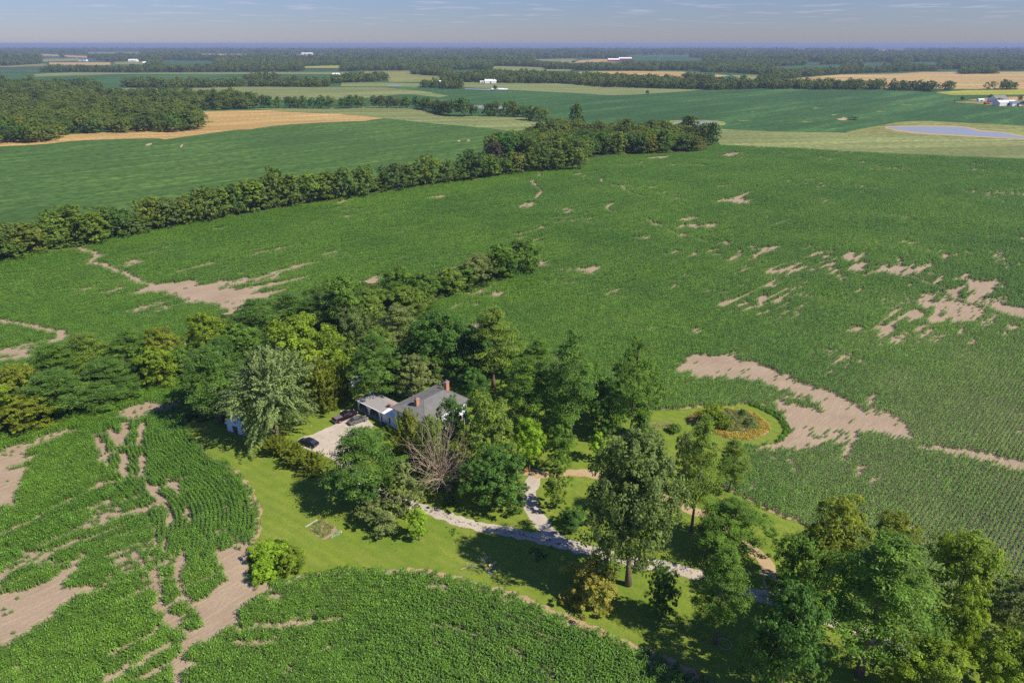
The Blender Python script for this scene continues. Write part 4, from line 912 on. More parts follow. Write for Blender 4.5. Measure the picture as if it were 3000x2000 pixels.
def spec(kind, cx, w_, top, base):
    """tree position, height and radius from its place in the survey picture"""
    Y = g(1500, base)[1]; d = Y * CP + CAM_H * SP; rad = w_ / 2000 * d / 2
    if kind in ('bush', 'cedar', 'spruce'): Y += rad * .62; d = Y * CP + CAM_H * SP; rad = w_ / 2000 * d / 2
    h = 5.0
    for _ in range(30):
        py = pr(0, Y + rad * .40, h * .96)[1]; h += (py - top) * 0.02 * (Y / 100)
        h = max(.6, h)
    hc = h * (.6 if kind not in ('bush', 'cedar', 'spruce') else .45)
    dd = Y * CP - (hc - CAM_H) * SP
    return (cx - 1500) / 2000 * dd, Y, h, rad * (1 - hc * SP / d)

C_ = {k_: (v_[0] * 2.35, v_[1] * 2.1, v_[2] * 1.55) for k_, v_ in {'blue': (.056, .112, .028), 'mid': (.062, .120, .024), 'dark': (.036, .082, .024), 'yel': (.092, .142, .017), 'olive': (.084, .112, .016), 'grey': (.095, .130, .055), 'pale': (.105, .150, .080),
      'bright': (.120, .205, .020), 'gold': (.098, .130, .020), 'amber': (.140, .148, .036), 'cot': (.074, .112, .042), 'light': (.085, .135, .030), 'deep': (.042, .095, .024)}.items()}
TREES = [  # kind, crown centre x, width, top y, base y, tone, label
 ('droop', 790, 212, 1030, 1288, 'pale', 'large silvery maple with drooping shoots beside the half-hidden white shed'),
 ('locust', 622, 170, 1003, 1238, 'blue', 'tall feathery blue-green locust at the left end of the lawn, left of the silvery maple'),
 ('bush', 735, 60, 1228, 1275, 'dark', 'dark low shrub in the shade under the white shed'),
 ('cedar', 940, 128, 1040, 1226, 'olive', 'wide olive-yellow cedar between the silvery maple and the carport'),
 ('cedar', 1005, 84, 1060, 1186, 'olive', 'second olive cedar touching the back corner of the carport'),
 ('locust', 1098, 130, 965, 1190, 'blue', 'tall feathery locust directly behind the carport roof'),
 ('oak', 1218, 125, 1040, 1165, 'grey', 'grey-green bushy oak in front of the pale garden shed behind the house'),
 ('broad', 885, 225, 920, 1145, 'yel', 'big yellow-green tree behind the silvery maple and the cedar'),
 ('broad', 1290, 185, 912, 1115, 'deep', 'large deep green tree behind the house roof peak'),
 ('locust', 1445, 165, 893, 1135, 'light', 'tall light green locust with drooping sprays to the right behind the house'),
 ('locust', 1165, 120, 888, 1045, 'grey', 'greyish locust with bare lower trunks in the wood behind the house'),
 ('broad', 1040, 95, 900, 1045, 'cot', 'pale olive tree in the middle of the wood, right of the big yellow-green tree'),
 ('broad', 1010, 140, 805, 965, 'mid', 'round green tree at the back of the wood, next to the bare washed-out soil'),
 ('locust', 745, 120, 868, 985, 'blue', 'dark locust at the back edge of the wood beside the bare soil, leftmost of three'),
 ('locust', 850, 115, 853, 960, 'blue', 'dark locust at the back edge of the wood, middle one of three'),
 ('locust', 925, 90, 858, 965, 'blue', 'dark locust at the back edge of the wood, rightmost of three'),
 ('broad', 602, 105, 915, 1045, 'yel', 'yellowish-green tree at the left tip of the farm wood beside the corn'),
 ('broad', 700, 130, 945, 1060, 'mid', 'mid green tree filling the wood above the silvery maple'),
 ('broad', 800, 110, 985, 1090, 'dark', 'dark tree tucked between the silvery maple and the big yellow-green tree'),
 ('broad', 1110, 110, 960, 1080, 'light', 'light green crown in the wood above the carport'),
 ('locust', 1165, 95, 820, 900, 'mid', 'feathery tree where the spinney leaves the wood, beside a bare soil streak'),
 ('broad', 1190, 95, 838, 925, 'light', 'light green tree at the root of the narrow spinney'),
 ('broad', 1165, 95, 780, 878, 'mid', 'taller green tree at the far side of the narrow spinney, next to the bare streak'),
 ('broad', 1240, 90, 798, 880, 'mid', 'green tree in the narrow spinney, second from the wood'),
 ('bush', 1225, 90, 850, 905, 'light', 'leafy shrub on the near edge of the narrow spinney'),
 ('broad', 1312, 95, 783, 862, 'light', 'light green tree midway along the narrow spinney'),
 ('broad', 1360, 85, 775, 845, 'mid', 'small mid green tree midway along the narrow spinney, near side'),
 ('broad', 1392, 95, 745, 835, 'grey', 'grey-green tree in the outer half of the narrow spinney'),
 ('broad', 1462, 95, 715, 815, 'mid', 'dense tree near the outer end of the narrow spinney'),
 ('broad', 1538, 95, 703, 800, 'mid', 'broad dense tree at the very tip of the narrow spinney'),
 ('bush', 1500, 75, 745, 818, 'deep', 'low dark shrub on the near side of the spinney tip'),
 ('locust', 160, 145, 1000, 1130, 'mid', 'spreading locust at the far left corner of the left copse, by the bare soil'),
 ('locust', 258, 140, 968, 1100, 'light', 'airy locust at the back of the left copse with soil showing through'),
 ('locust', 378, 120, 958, 1090, 'mid', 'rounded locust at the top of the left copse'),
 ('broad', 472, 100, 958, 1080, 'gold', 'tree with yellow flower tips at the right end of the left copse'),
 ('broad', 452, 115, 1012, 1135, 'yel', 'bright yellow-green tree at the near right end of the left copse'),
 ('locust', 315, 155, 1040, 1150, 'blue', 'broad blue-green locust in the middle of the left copse'),
 ('locust', 160, 175, 1068, 1215, 'blue', 'large dark locust at the near side of the left copse'),
 ('locust', 290, 110, 1110, 1200, 'blue', 'low dark locust sprays at the near edge of the left copse'),
 ('locust', 375, 90, 1095, 1165, 'blue', 'small locust at the near edge of the left copse beside the bright yellow-green tree'),
 ('broad', 532, 90, 1010, 1095, 'mid', 'small green tree between the left copse and the farm wood'),
 ('broad', 40, 125, 1065, 1190, 'gold', 'golden-olive maple at the left edge of the picture'),
 ('broad', 62, 155, 1150, 1262, 'olive', 'lower olive-yellow maple at the left edge, nearest of the left copse'),
 ('broad', -60, 150, 1110, 1290, 'yel', 'yellow-green tree cut by the left edge of the picture'),
 ('cedar', 812, 105, 1268, 1352, 'olive', 'yellow-green spreading cedar on the lawn, left one of the low row by the dark sedan'),
 ('cedar', 862, 90, 1290, 1378, 'olive', 'yellow-green spreading cedar in the middle of the low row by the dark sedan'),
 ('cedar', 917, 100, 1315, 1402, 'olive', 'yellow-green spreading cedar at the right end of the low row by the gravel yard'),
 ('locust', 1052, 190, 1243, 1478, 'blue', 'broad locust in front of the carport over the start of the drive'),
 ('sapling', 1182, 95, 1358, 1522, 'grey', 'slim grey-green tree with a bare lower trunk beside the drive'),
 ('bush', 1118, 148, 1452, 1572, 'grey', 'big round grey-green shrub on the lawn below the drive'),
 ('sapling', 1224, 70, 1480, 1582, 'bright', 'small bright yellow-green tree beside the round grey-green shrub'),
 ('bush', 785, 110, 1580, 1670, 'bright', 'bright green leafy shrub, left one of the thicket at the lawn corner'),
 ('bush', 850, 95, 1602, 1688, 'yel', 'yellow-green shrub, right one of the thicket at the lawn corner'),
 ('bush', 775, 85, 1630, 1712, 'bright', 'low bright shrub at the near tip of the thicket at the lawn corner'),
 ('cedar', 1194, 128, 1190, 1368, 'olive', 'tall dark olive cedar in front of the white house wall'),
 ('broad', 1262, 80, 1218, 1385, 'light', 'light green tree against the front of the house, left of the bare tree'),
 ('broad', 1328, 100, 1168, 1335, 'deep', 'dark green tree overlapping the front corner of the house'),
 ('broad', 1425, 160, 1162, 1385, 'light', 'large rounded yellowish-green tree at the right corner of the house'),
 ('oak', 1448, 175, 1308, 1480, 'deep', 'dense dark green tree on the lawn right of the bare tree'),
 ('bush', 1506, 58, 1322, 1388, 'grey', 'round blue-grey shrub at the start of the looping path'),
 ('broad', 1552, 92, 1228, 1382, 'bright', 'bright yellow-green tree with an orange-tinged top by the looping path'),
 ('broad', 1638, 82, 1244, 1385, 'mid', 'small mid green tree behind the looping path, right of the bright yellow-green tree'),
 ('sapling', 1630, 84, 1345, 1490, 'light', 'slim young tree with a bare trunk standing inside the path loop'),
 ('locust', 1680, 155, 958, 1282, 'blue', 'very tall locust with a long bare trunk in the middle of the back lawn'),
 ('locust', 1545, 150, 1035, 1268, 'mid', 'leafy locust left of the very tall bare-trunked locust'),
 ('locust', 1575, 90, 983, 1118, 'mid', 'small locust at the corn edge behind the back lawn'),
 ('locust', 1862, 130, 980, 1282, 'mid', 'tall thin-topped locust near the ring flowerbed'),
 ('broad', 1768, 100, 1158, 1275, 'blue', 'medium tree with a thin trunk between the two tall locusts'),
 ('broad', 1765, 85, 1100, 1235, 'dark', 'dark shaded tree behind the back lawn between the two tall locusts'),
 ('spruce', 1880, 78, 1165, 1290, 'blue', 'blue-green spruce beside the tall thin-topped locust'),
 ('sapling', 1752, 62, 1262, 1348, 'bright', 'bright green young tree behind the big cottonwood'),
 ('poplar', 1862, 238, 1262, 1712, 'cot', 'huge pale olive cottonwood standing over the drive'),
 ('locust', 2052, 140, 1212, 1555, 'light', 'tall open locust right of the cottonwood, in front of the ring flowerbed'),
 ('bush', 2002, 70, 1272, 1400, 'grey', 'greyish tree between the cottonwood and the ring flowerbed'),
 ('locust', 2150, 112, 1282, 1440, 'light', 'light locust leaning toward the corn beside the ring flowerbed'),
 ('bush', 1978, 42, 1240, 1272, 'mid', 'small green shrub on the lawn left of the ring flowerbed'),
 ('locust', 2150, 210, 1446, 1622, 'mid', 'wide locust over the path near the right corn field'),
 ('locust', 2122, 172, 1588, 1884, 'mid', 'tall locust beside the drive with a pale ring round its trunk foot'),
 ('oak', 1946, 105, 1655, 1815, 'deep', 'dark green small tree between the golden bush and the locust with the ringed trunk'),
 ('bush', 1740, 176, 1638, 1802, 'amber', 'large round golden-olive bush on the lawn'),
 ('bush', 1678, 88, 1486, 1560, 'dark', 'dark green holly-like shrub beside the loop of the path'),
 ('bush', 1317, 40, 1448, 1488, 'dark', 'small round dark shrub on the lawn above the drive'),
 ('bush', 1512, 34, 1480, 1512, 'mid', 'tiny shrub on the lawn beside the looping path'),
 ('oak', 2318, 250, 1700, 2050, 'deep', 'huge dense dark green oak at the bottom right'),
 ('broad', 2450, 225, 1458, 1760, 'gold', 'tall yellow-green ash against the right corn field'),
 ('broad', 2350, 180, 1565, 1790, 'mid', 'broad lumpy green tree above the dark oak'),
 ('locust', 2585, 345, 1532, 1975, 'mid', 'giant spreading locust with a thick dark trunk by the drive at the right'),
 ('broad', 2830, 220, 1552, 1790, 'yel', 'yellowish-olive tree at the corn edge, right of the giant locust'),
 ('broad', 2812, 150, 1738, 1965, 'yel', 'yellow-green tree right of the giant locust, below the corn-edge tree'),
 ('broad', 2718, 235, 1862, 2060, 'yel', 'yellow-green tree at the bottom edge, right of the giant locust trunk'),
 ('broad', 2985, 250, 1842, 2070, 'yel', 'yellow-green tree in the bottom right corner'),
 ('broad', 2995, 185, 1688, 1895, 'grey', 'grey-green tree cut by the right edge of the picture'),
 ('broad', 2625, 140, 1498, 1650, 'olive', 'olive tree behind the giant locust at the corn edge'),
 ('broad', 1360, 110, 985, 1120, 'dark', 'dark tree behind the house, between the deep green tree and the light locust'),
 ('broad', 1385, 95, 1075, 1180, 'deep', 'low dark tree behind the back chimney of the house'),
 ('broad', 1240, 110, 945, 1060, 'blue', 'blue-green tree at the back of the wood, left of the large deep green tree'),
 ('locust', 1500, 110, 960, 1090, 'blue', 'dark locust at the corn edge right of the light drooping locust'),
 ('broad', 1520, 95, 1065, 1170, 'mid', 'mid green tree filling the gap behind the leafy back-lawn locust'),
 ('broad', 1640, 110, 1080, 1195, 'deep', 'deep green tree in the shade behind the very tall bare-trunked locust'),
 ('broad', 1720, 95, 1060, 1190, 'mid', 'green tree at the corn edge right of the very tall bare-trunked locust'),
 ('broad', 1905, 80, 1075, 1205, 'mid', 'green tree behind the tall thin-topped locust, at the flowerbed lawn'),
 ('broad', 1135, 90, 1010, 1110, 'mid', 'small tree in the wood right behind the tall carport locust'),
 ('broad', 950, 110, 985, 1110, 'light', 'light green tree between the big yellow-green tree and the carport locust'),
 ('broad', 640, 95, 990, 1110, 'deep', 'deep green tree in the wood above the left lawn locust'),
 ('broad', 1080, 100, 850, 960, 'light', 'light green tree at the back of the wood near the spinney root'),
 ('broad', 560, 80, 1090, 1175, 'mid', 'small tree in the corn corner left of the lawn locust'),
 ('bush', 1395, 90, 1225, 1300, 'mid', 'leafy shrub at the right corner of the house porch'),
 ('bush', 1245, 60, 1390, 1445, 'mid', 'leafy shrub under the bare tree, left side'),
 ('bush', 1310, 60, 1395, 1440, 'light', 'light leafy shrub under the bare tree, right side'),
 ('bush', 1480, 80, 1395, 1450, 'dark', 'dark shrub between the dense green lawn tree and the looping path'),
 ('broad', 1100, 90, 1380, 1500, 'deep', 'deep green tree over the start of the drive, right of the drive locust'),
 ('bush', 2265, 36, 1545, 1572, 'mid', 'tiny shrub on the strip of lawn beside the right corn field'),
]
kn = {}
for kind, cx, w_, top, base, tone, lab in TREES:
    x, y, h, rad = spec(kind, cx, w_ * (1.10 if cx < 1900 else .96), top, base); i = kn.get(kind, 0); kn[kind] = i + 1
    nm, cat = CATS[kind]
    place(KITS[kind][i % len(KITS[kind])], x, y, h, rad, C_[tone], nm, lab, cat)

# the leafless tree in front of the house
def bare_tree(cx, top, base, w_):
    x, y, h, rad = spec('broad', cx, w_, top, base); r = np.random.default_rng(5); mb = MB()
    def grow(p, d, L, r0, depth):
        n = 3; pts = [p]; dd = d.copy()
        for i in range(n): dd = dd + r.normal(0, .09, 3) + np.array([0, 0, .03]); dd /= np.linalg.norm(dd); pts.append(pts[-1] + dd * L / n)
        mb.tube([tuple(q) for q in pts], [r0 * (1 - .6 * i / n) for i in range(n + 1)], 5 if depth < 2 else 4, False)
        if depth < 5:
            for k in range(4 if depth < 2 else 3):
                f = r.uniform(.35, 1.0); q = pts[min(n, int(f * n) + (1 if f > .9 else 0))]; ax = r.normal(0, 1, 3)
                nd = dd + ax * (.50 if depth < 2 else .42); nd /= np.linalg.norm(nd); grow(q, nd, L * r.uniform(.55, .8), max(.02, r0 * .5), depth + 1)
    e = empty('dead_tree', (x, y, 0), 0, 'leafless grey-brown tree with fanned bare branches in front of the house', 'dead tree')
    mb.tube([(0, 0, -.1), (0, .1, h * .12), (0, .1, h * .22)], [.30, .24, .2], 8); mb.obj('trunk', M_deadwood, e); mb = MB()
    for k in range(46):
        a = k * 2.39996; t = (k + .5) / 46; el = math.radians(82 - 74 * t ** .8); L = h * (.80 - .25 * t) * r.uniform(.85, 1.1); p = np.array([0, .1, h * (.22 - .14 * t)])
        d = np.array([math.cos(a) * math.cos(el), math.sin(a) * math.cos(el), math.sin(el)]); pts = [p]; n = 6
        for i in range(n): d = d + r.normal(0, .05, 3) + np.array([0, 0, .035 * math.cos(el)]); d /= np.linalg.norm(d); pts.append(pts[-1] + d * L / n)
        mb.tube([tuple(q) for q in pts], [.075 * (1 - .75 * i / n) for i in range(n + 1)], 5, False)
        for j in range(12):
            i = 1 + j * 5 // 12; q = pts[i + (j % 2) if i + (j % 2) <= n else n]; sd = d * .9 + r.normal(0, .42, 3); sd /= np.linalg.norm(sd); m1 = q + sd * L * .16; m2 = m1 + (sd + r.normal(0, .15, 3)) * L * .14
            mb.tube([tuple(q), tuple(m1), tuple(m2)], [.045, .03, .012], 4, False)
    mb.obj('branches', M_deadwood, e)
bare_tree(1292, 1238, 1425, 140)

# ---- tree rows and woods further off: individuals first, then the rest as woodland
def along(pts, step, jit=.25):
    P = smooth([g(*q) for q in pts], 8, False); s = np.r_[0, np.cumsum(np.hypot(*np.diff(P, axis=0).T))]; t = 0; out = []
    while t < s[-1]:
        out.append((np.interp(t, s, P[:, 0]) + random.uniform(-1, 1) * step * jit, np.interp(t, s, P[:, 1]) + random.uniform(-1, 1) * step * jit)); t += step * random.uniform(.8, 1.2)
    return out
FARTONE = [(v_[0] * 1.75, v_[1] * 1.65, v_[2] * 1.2) for v_ in [(.078, .130, .030), (.095, .145, .032), (.062, .115, .032), (.115, .155, .032), (.085, .128, .040)]]
ordn = ['first', 'second', 'third', 'fourth', 'fifth', 'sixth', 'seventh', 'eighth', 'ninth', 'tenth', 'eleventh', 'twelfth', 'thirteenth', 'fourteenth', 'fifteenth', 'sixteenth', 'seventeenth', 'eighteenth', 'nineteenth', 'twentieth']
HT = [  # hedgerow crowns left to right: centre x, width, top, base, tone
 (-60, 120, 665, 770, 0), (20, 110, 655, 745, 1), (20, 90, 705, 760, 0), (85, 110, 655, 740, 3), (150, 100, 622, 722, 1), (205, 110, 600, 712, 1), (265, 90, 622, 715, 3), (300, 80, 606, 700, 0), (345, 85, 612, 695, 2), (392, 70, 625, 688, 4),
 (440, 80, 578, 672, 3), (490, 80, 582, 668, 4), (540, 75, 575, 655, 1), (600, 85, 548, 648, 1), (645, 75, 552, 638, 3), (680, 75, 540, 632, 2), (725, 85, 530, 625, 3), (770, 80, 528, 615, 0), (800, 75, 494, 608, 1), (850, 80, 512, 604, 1),
 (905, 80, 508, 597, 3), (955, 80, 505, 588, 1), (1005, 85, 492, 583, 4), (1060, 85, 488, 575, 0), (1115, 60, 515, 563, 1), (1150, 75, 480, 560, 2), (1195, 70, 482, 550, 0), (1250, 75, 455, 545, 3), (1305, 60, 470, 538, 4), (1350, 65, 475, 530, 0), (1380, 85, 440, 527, 2),
 (1435, 65, 455, 520, 1), (1475, 60, 462, 513, 0), (1510, 70, 448, 508, 3), (1560, 60, 448, 505, 1), (1590, 70, 420, 500, 2), (1625, 60, 438, 500, 0), (1680, 80, 432, 497, 1)]
for i, (cx, w_, top, base, tn) in enumerate(HT):
    x, y, h, rad = spec('broad', cx, w_ * 1.15, top, base)
    lab = 'hedgerow tree, %s from the left end of the long row between two fields' % ordn[i] if i < 20 else 'hedgerow tree, %s from the wood end of the long row between two fields' % ordn[len(HT) - 1 - i]
    place(MIDK[(i * 3) % 5], x, y, h, rad, FARTONE[tn], 'hedgerow_tree', lab, 'tree', 'trees of the long row between the fields', var=.08)
# shrubs that close the hedge foot
for (x, y) in along([(a, b - 3) for a, b in HEDGE_LOW[1:17]], 9, .1):
    place(MIDK[4], x, y + 1.5, random.uniform(4, 7), random.uniform(4, 5.5), FARTONE[random.randrange(5)], 'hedge_shrub', 'low bushy shrub filling the foot of the long tree row', 'shrub', 'shrubs at the foot of the long tree row', var=.15)

def fill(poly, spacing, seed, jit=.4):
    r = np.random.default_rng(seed); Q = np.array([g(*p) for p in poly]); x0, y0 = Q.min(0); x1, y1 = Q.max(0)
    X, Y = np.meshgrid(np.arange(x0, x1, spacing), np.arange(y0, y1, spacing * .87)); X = X + (np.arange(X.shape[0]) % 2)[:, None] * spacing / 2
    X = X.ravel() + r.normal(0, spacing * jit * .5, X.size); Y = Y.ravel() + r.normal(0, spacing * jit * .5, Y.size)
    px, py = pr(X, Y); k = inside(px, py, poly); return X[k], Y[k]
CW = [(1430, 462), (1560, 478), (1700, 485), (1715, 468), (1800, 456), (1900, 453), (2057, 444), (2075, 420), (2075, 402), (1900, 397), (1700, 397), (1600, 405), (1500, 425)]
X, Y = fill(CW, 12.5, 3); o_ = np.argsort(Y)
for i in o_[:62]:
    place(MIDK[random.randrange(5)], X[i], Y[i], random.uniform(10.5, 14) if X[i] > 130 else random.uniform(15, 19), random.uniform(7, 9.5), FARTONE[random.choice([0, 2, 2, 1, 0, 3])], 'woodland_tree', 'dark green tree crowded into the wood at the far end of the corn field', 'tree', 'trees of the wood beyond the corn field', var=.15)
rest = o_[62:]
for cx, w_, top, base, lab in ((1690, 48, 308, 398, 'tall ragged tree rising above the wood beyond the corn field'), (2090, 40, 362, 425, 'separate round tree at the right end of the wood beyond the corn field'), (1450, 55, 418, 470, 'pale half-bare tree at the left end of the wood beyond the corn field')):
    x, y, h, rad = spec('broad', cx, w_, top, base); place(MIDK[3], x, y, h, rad, FARTONE[2] if cx > 1500 else (.12, .11, .07), 'woodland_tree', lab, 'tree')
def forest(name, X, Y, kits, lab, hs=(.75, 1.25)):
    n = len(X); s = rng.uniform(hs[0], hs[1], n); S = np.column_stack([s * rng.uniform(1.05, 1.3, n), s * rng.uniform(1.05, 1.3, n), s * rng.uniform(.7, 1.15, n)])
    ms = []
    for k in kits:
        m = k[0].copy(); m.materials.clear(); m.materials.append(M_leaf_i); ms.append(m)
    return scatter(name, np.column_stack([X, Y]), ms, rng.uniform(0, 6.28, n), S, label=lab)
if len(rest): forest('woodland', X[rest], Y[rest], MIDK, 'back rows of the wood beyond the corn field')
# the row by the far pond
WR = []
for seg, st in ((z1((1740, 745), (2352, 748)) + z2((75, 742)), 13), (z2((100, 742), (480, 745), (620, 765), (740, 795)), 12), (z2((900, 798), (960, 800)), 12), (z2((1010, 800), (1130, 802), (1250, 806)), 12), (z2((1280, 825), (1400, 838)), 13)): WR += along(seg, st, .2)
WR.sort(key=lambda p: pr(p[0], p[1])[0])
for i, (x, y) in enumerate(WR):
    j = min(i, len(WR) - 1 - i, 19); lab = 'dark field tree, %s from the %s end of the winding row before the far pond' % (ordn[j], 'left' if i < len(WR) / 2 else 'right')
    place(MIDK[random.randrange(5)], x, y, random.uniform(13, 18), random.uniform(7, 9), FARTONE[random.choice([0, 2, 1])], 'field_tree', lab, 'tree', 'trees of the winding row by the far pond', var=.15)
for cx, w_, top, base, lab in ((1350, 70, 288, 340, 'big spreading tree at the right end of the winding row, left of the far pond'), (1500, 40, 296, 338, 'tall tree standing in front of the far pond'), (2180, 20, 220, 238, 'lone round tree beside the tan stubble, right of centre'), (485, 48, 248, 280, 'round dark tree standing alone above the left wood'), (546, 36, 256, 280, 'smaller round tree standing alone beside the pale maize, above the left wood'), (1897, 12, 265, 277, 'lone tiny tree on the edge of the far maize field'),
                                (1450, 14, 250, 265, 'small tree beside the narrow far pond'), (2820, 16, 283, 294, 'small tree left of the far right farm')):
    x, y, h, rad = spec('broad', cx, w_, top, base); place(MIDK[0], x, y, h, rad, FARTONE[2], 'field_tree', lab, 'tree')
# left wood: front trees as individuals, the rest as one woodland
W1 = z1((-700, 1040), (0, 998), (200, 992), (430, 965), (490, 918), (900, 915), (1200, 912), (1405, 888), (1415, 865), (1380, 812), (1180, 782), (1400, 760), (1750, 748), (1740, 715), (1500, 690), (1350, 690), (1100, 690), (700, 668), (400, 628), (240, 600), (0, 610), (-700, 640))
X, Y = fill(W1, 16, 9); o_ = np.argsort(Y + np.abs(X + 200) * .1)
for i in o_[:66]:
    place(MIDK[random.randrange(5)], X[i], Y[i], random.uniform(13, 20), random.uniform(8.5, 11.5), FARTONE[random.choice([0, 1, 1, 2, 3, 4])], 'woodland_tree', 'rounded tree at the near edge of the big left wood', 'tree', 'near trees of the big left wood', var=.15)
k = o_[66:]; forest('woodland', X[k], Y[k], MIDK, 'the rest of the big wood on the left, one canopy', (.85, 1.4))
# lines and belts further away
def belt(pts, width_px_rows, spacing, seed):
    X, Y = fill(pts, spacing, seed, .5); return X, Y
BX, BY = [], []
for poly in (
    z1((380, 610), (560, 600), (700, 645), (690, 612), (600, 590), (400, 590)), z1((850, 600), (1190, 612), (1680, 598), (1690, 590), (1180, 590), (870, 588)), z1((1700, 598), (2250, 602), (2260, 588), (2000, 580), (1720, 586)),
    z1((1670, 556), (1930, 545), (1930, 540), (1700, 545)), z2((-60, 578), (0, 572), (200, 566), (320, 552), (320, 540), (100, 545), (-60, 556)), z2((555, 606), (660, 606), (660, 594), (560, 594)), z2((690, 612), (830, 612), (825, 596), (700, 596)),
    z2((690, 562), (1000, 572), (1080, 574), (1500, 575), (1500, 530), (1080, 520), (1000, 520), (700, 545)), z2((1500, 575), (1800, 600), (2050, 608), (2300, 612), (2352, 612), (2352, 575), (2000, 556), (1540, 536)),
    z3((-10, 616), (90, 616), (240, 622), (500, 612), (950, 618), (1240, 618), (1230, 600), (950, 596), (540, 596), (300, 590), (0, 590)), z3((1270, 618), (1390, 620), (1390, 606), (1280, 604)), z3((1420, 622), (1730, 632), (1720, 618), (1440, 610)), z3((1780, 622), (1850, 622), (1850, 612), (1790, 612)),
    z3((520, 560), (800, 536), (800, 525), (540, 545)), z3((1900, 512), (2160, 510), (2160, 495), (1900, 495)), z2((490, 512), (760, 530), (740, 500), (500, 492)), z3((2090, 618), (2130, 618), (2130, 612), (2090, 612)), z3((2190, 618), (2280, 618), (2280, 610), (2190, 610)),
    z3((-10, 545), (200, 560), (220, 548), (0, 540))):
    x_, y_ = fill(poly, 12.5, 31, .5)
    if len(x_) < 3:
        c_ = np.mean([g(*q) for q in poly], 0); x_, y_ = np.array([c_[0] - 6, c_[0] + 6]), np.array([c_[1], c_[1]])
    BX.append(x_); BY.append(y_)
forest('woodland', np.concatenate(BX), np.concatenate(BY), FARK, 'tree belts and hedges between the distant fields')
# the wooded country towards the horizon: everything that is not a clearing
CLR = [np.array(p) for p in (
    z1((270, 402), (560, 398), (760, 428), (1010, 420), (1010, 452), (760, 456), (340, 452), (300, 430)), z1((430, 378), (610, 385), (610, 402), (470, 398)), z1((1110, 414), (1480, 422), (1480, 444), (1250, 456), (1130, 444)),
    z1((1340, 369), (1710, 371), (1700, 386), (1400, 386)), z1((2000, 374), (2240, 375), (2230, 389), (2010, 389)), z1((590, 359), (980, 359), (980, 374), (620, 372)), z1((-400, 465), (60, 452), (330, 436), (340, 458), (100, 468)), z1((2080, 455), (2352, 449), (2352, 472), (2100, 473)), z1((240, 369), (415, 375), (415, 391), (300, 388)),
    z2((1030, 455), (1130, 455), (1400, 464), (1410, 492), (1150, 503), (1045, 478)), z2((1320, 408), (1600, 402), (1780, 405), (1900, 408), (2030, 391), (2180, 386), (2500, 404), (2500, 428), (2000, 422), (1720, 433), (1590, 438), (1350, 421)), z2((1400, 477), (1600, 477), (1600, 491), (1410, 494)),
    z3((590, 458), (800, 452), (1000, 447), (1110, 445), (1090, 468), (900, 469), (780, 478), (600, 466)), z3((1220, 434), (1400, 427), (1470, 444), (1250, 461)), z3((1550, 429), (1770, 427), (1770, 448), (1570, 445)), z3((760, 339), (850, 339), (850, 352), (770, 352)), z3((1310, 341), (1530, 341), (1530, 355), (1310, 355)), z3((840, 429), (970, 429), (945, 449), (850, 447)))]
FB = np.array([(-800, 205), (0, 200), (100, 212), (600, 212), (1050, 208), (1210, 206), (1400, 204), (1440, 212), (1600, 212), (1660, 206), (2000, 210), (2150, 214), (2350, 226), (2420, 220), (2560, 213), (2800, 207), (3800, 206), (3800, 168), (-800, 168)])
def land(y0, y1, sp, seed, lo, hi):
    X, Y = fill([(-500, y0), (3500, y0), (3500, y1), (-500, y1)], sp, seed, .6); px, py = pr(X, Y); k = np.ones(len(X), bool)
    if y0 > 165: k = inside(px, py, FB)
    for hh in (0, 5, 10, 16):
        qx, qy = pr(X, Y, hh)
        for c in CLR: k &= ~inside(qx, qy, c)
    n = vnoise(X / 2.2, Y, 210, 44) * .6 + vnoise(X, Y, 70, 45) * .4; k &= n > lo
    return X[k], Y[k]
X, Y = land(228, 186, 16, 51, .30, 1); forest('woodland', X, Y, FARK, 'wooded country beyond the fields, trees merging into one mass', (.8, 1.35))
X, Y = land(186, 165, 25, 52, .38, 1); forest('woodland', X, Y, FARK, 'hazy wooded country further out toward the horizon', (1.1, 1.9))
X, Y = land(165, 148, 60, 53, .46, 1); forest('woodland', X, Y, FARK, 'hazy blue woods close to the horizon', (1.4, 2.6))

# ---- undergrowth near the farm
def leafball(seed, rad, n, leaf, mat, zf=.7):
    r = np.random.default_rng(seed); q = r.normal(0, 1, (n, 3)); q[:, 2] = np.abs(q[:, 2]); q /= np.linalg.norm(q, axis=1)[:, None]; q *= (r.uniform(.3, 1, n) ** .5)[:, None]
    V, F = leaves(q * rad * np.array([1, 1, zf]), q + np.array([0, 0, .5]), leaf, .5, r, .5); return mesh_np('leafy_tuft', V, F, mat, r.uniform(0, 1, n))
def scatter_in(name, poly, sp, meshes, s0, s1, lab, seed, jit=.7, excl=None, z=0.0):
    X, Y = fill(poly, sp, seed, jit); px, py = pr(X, Y)
    if excl is not None: k = ~inside(px, py, excl); X, Y = X[k], Y[k]
    return scatter(name, np.column_stack([X, Y]), meshes, rng.uniform(0, 6.28, len(X)), rng.uniform(s0, s1, len(X)), z=z, label=lab)
UG = [leafball(200 + s, 1.0, 260, .16, M_leaf_u) for s in range(3)]
yard = np.array([(940, 1250), (1040, 1160), (1150, 1120), (1320, 1080), (1500, 1130), (1500, 1400), (1100, 1400)])
scatter_in('undergrowth', WOODS['farm'], 2.6, UG, .7, 1.9, 'leafy undergrowth beneath the farm wood', 61, excl=yard)
scatter_in('undergrowth', WOODS['left'], 2.6, UG, .7, 1.9, 'leafy undergrowth beneath the left copse', 62)
scatter_in('undergrowth', [(1060, 1165), (1150, 1150), (1225, 1172), (1170, 1188), (1110, 1182)], 1.6, UG, .5, .9, 'weedy strip behind the carport', 63)
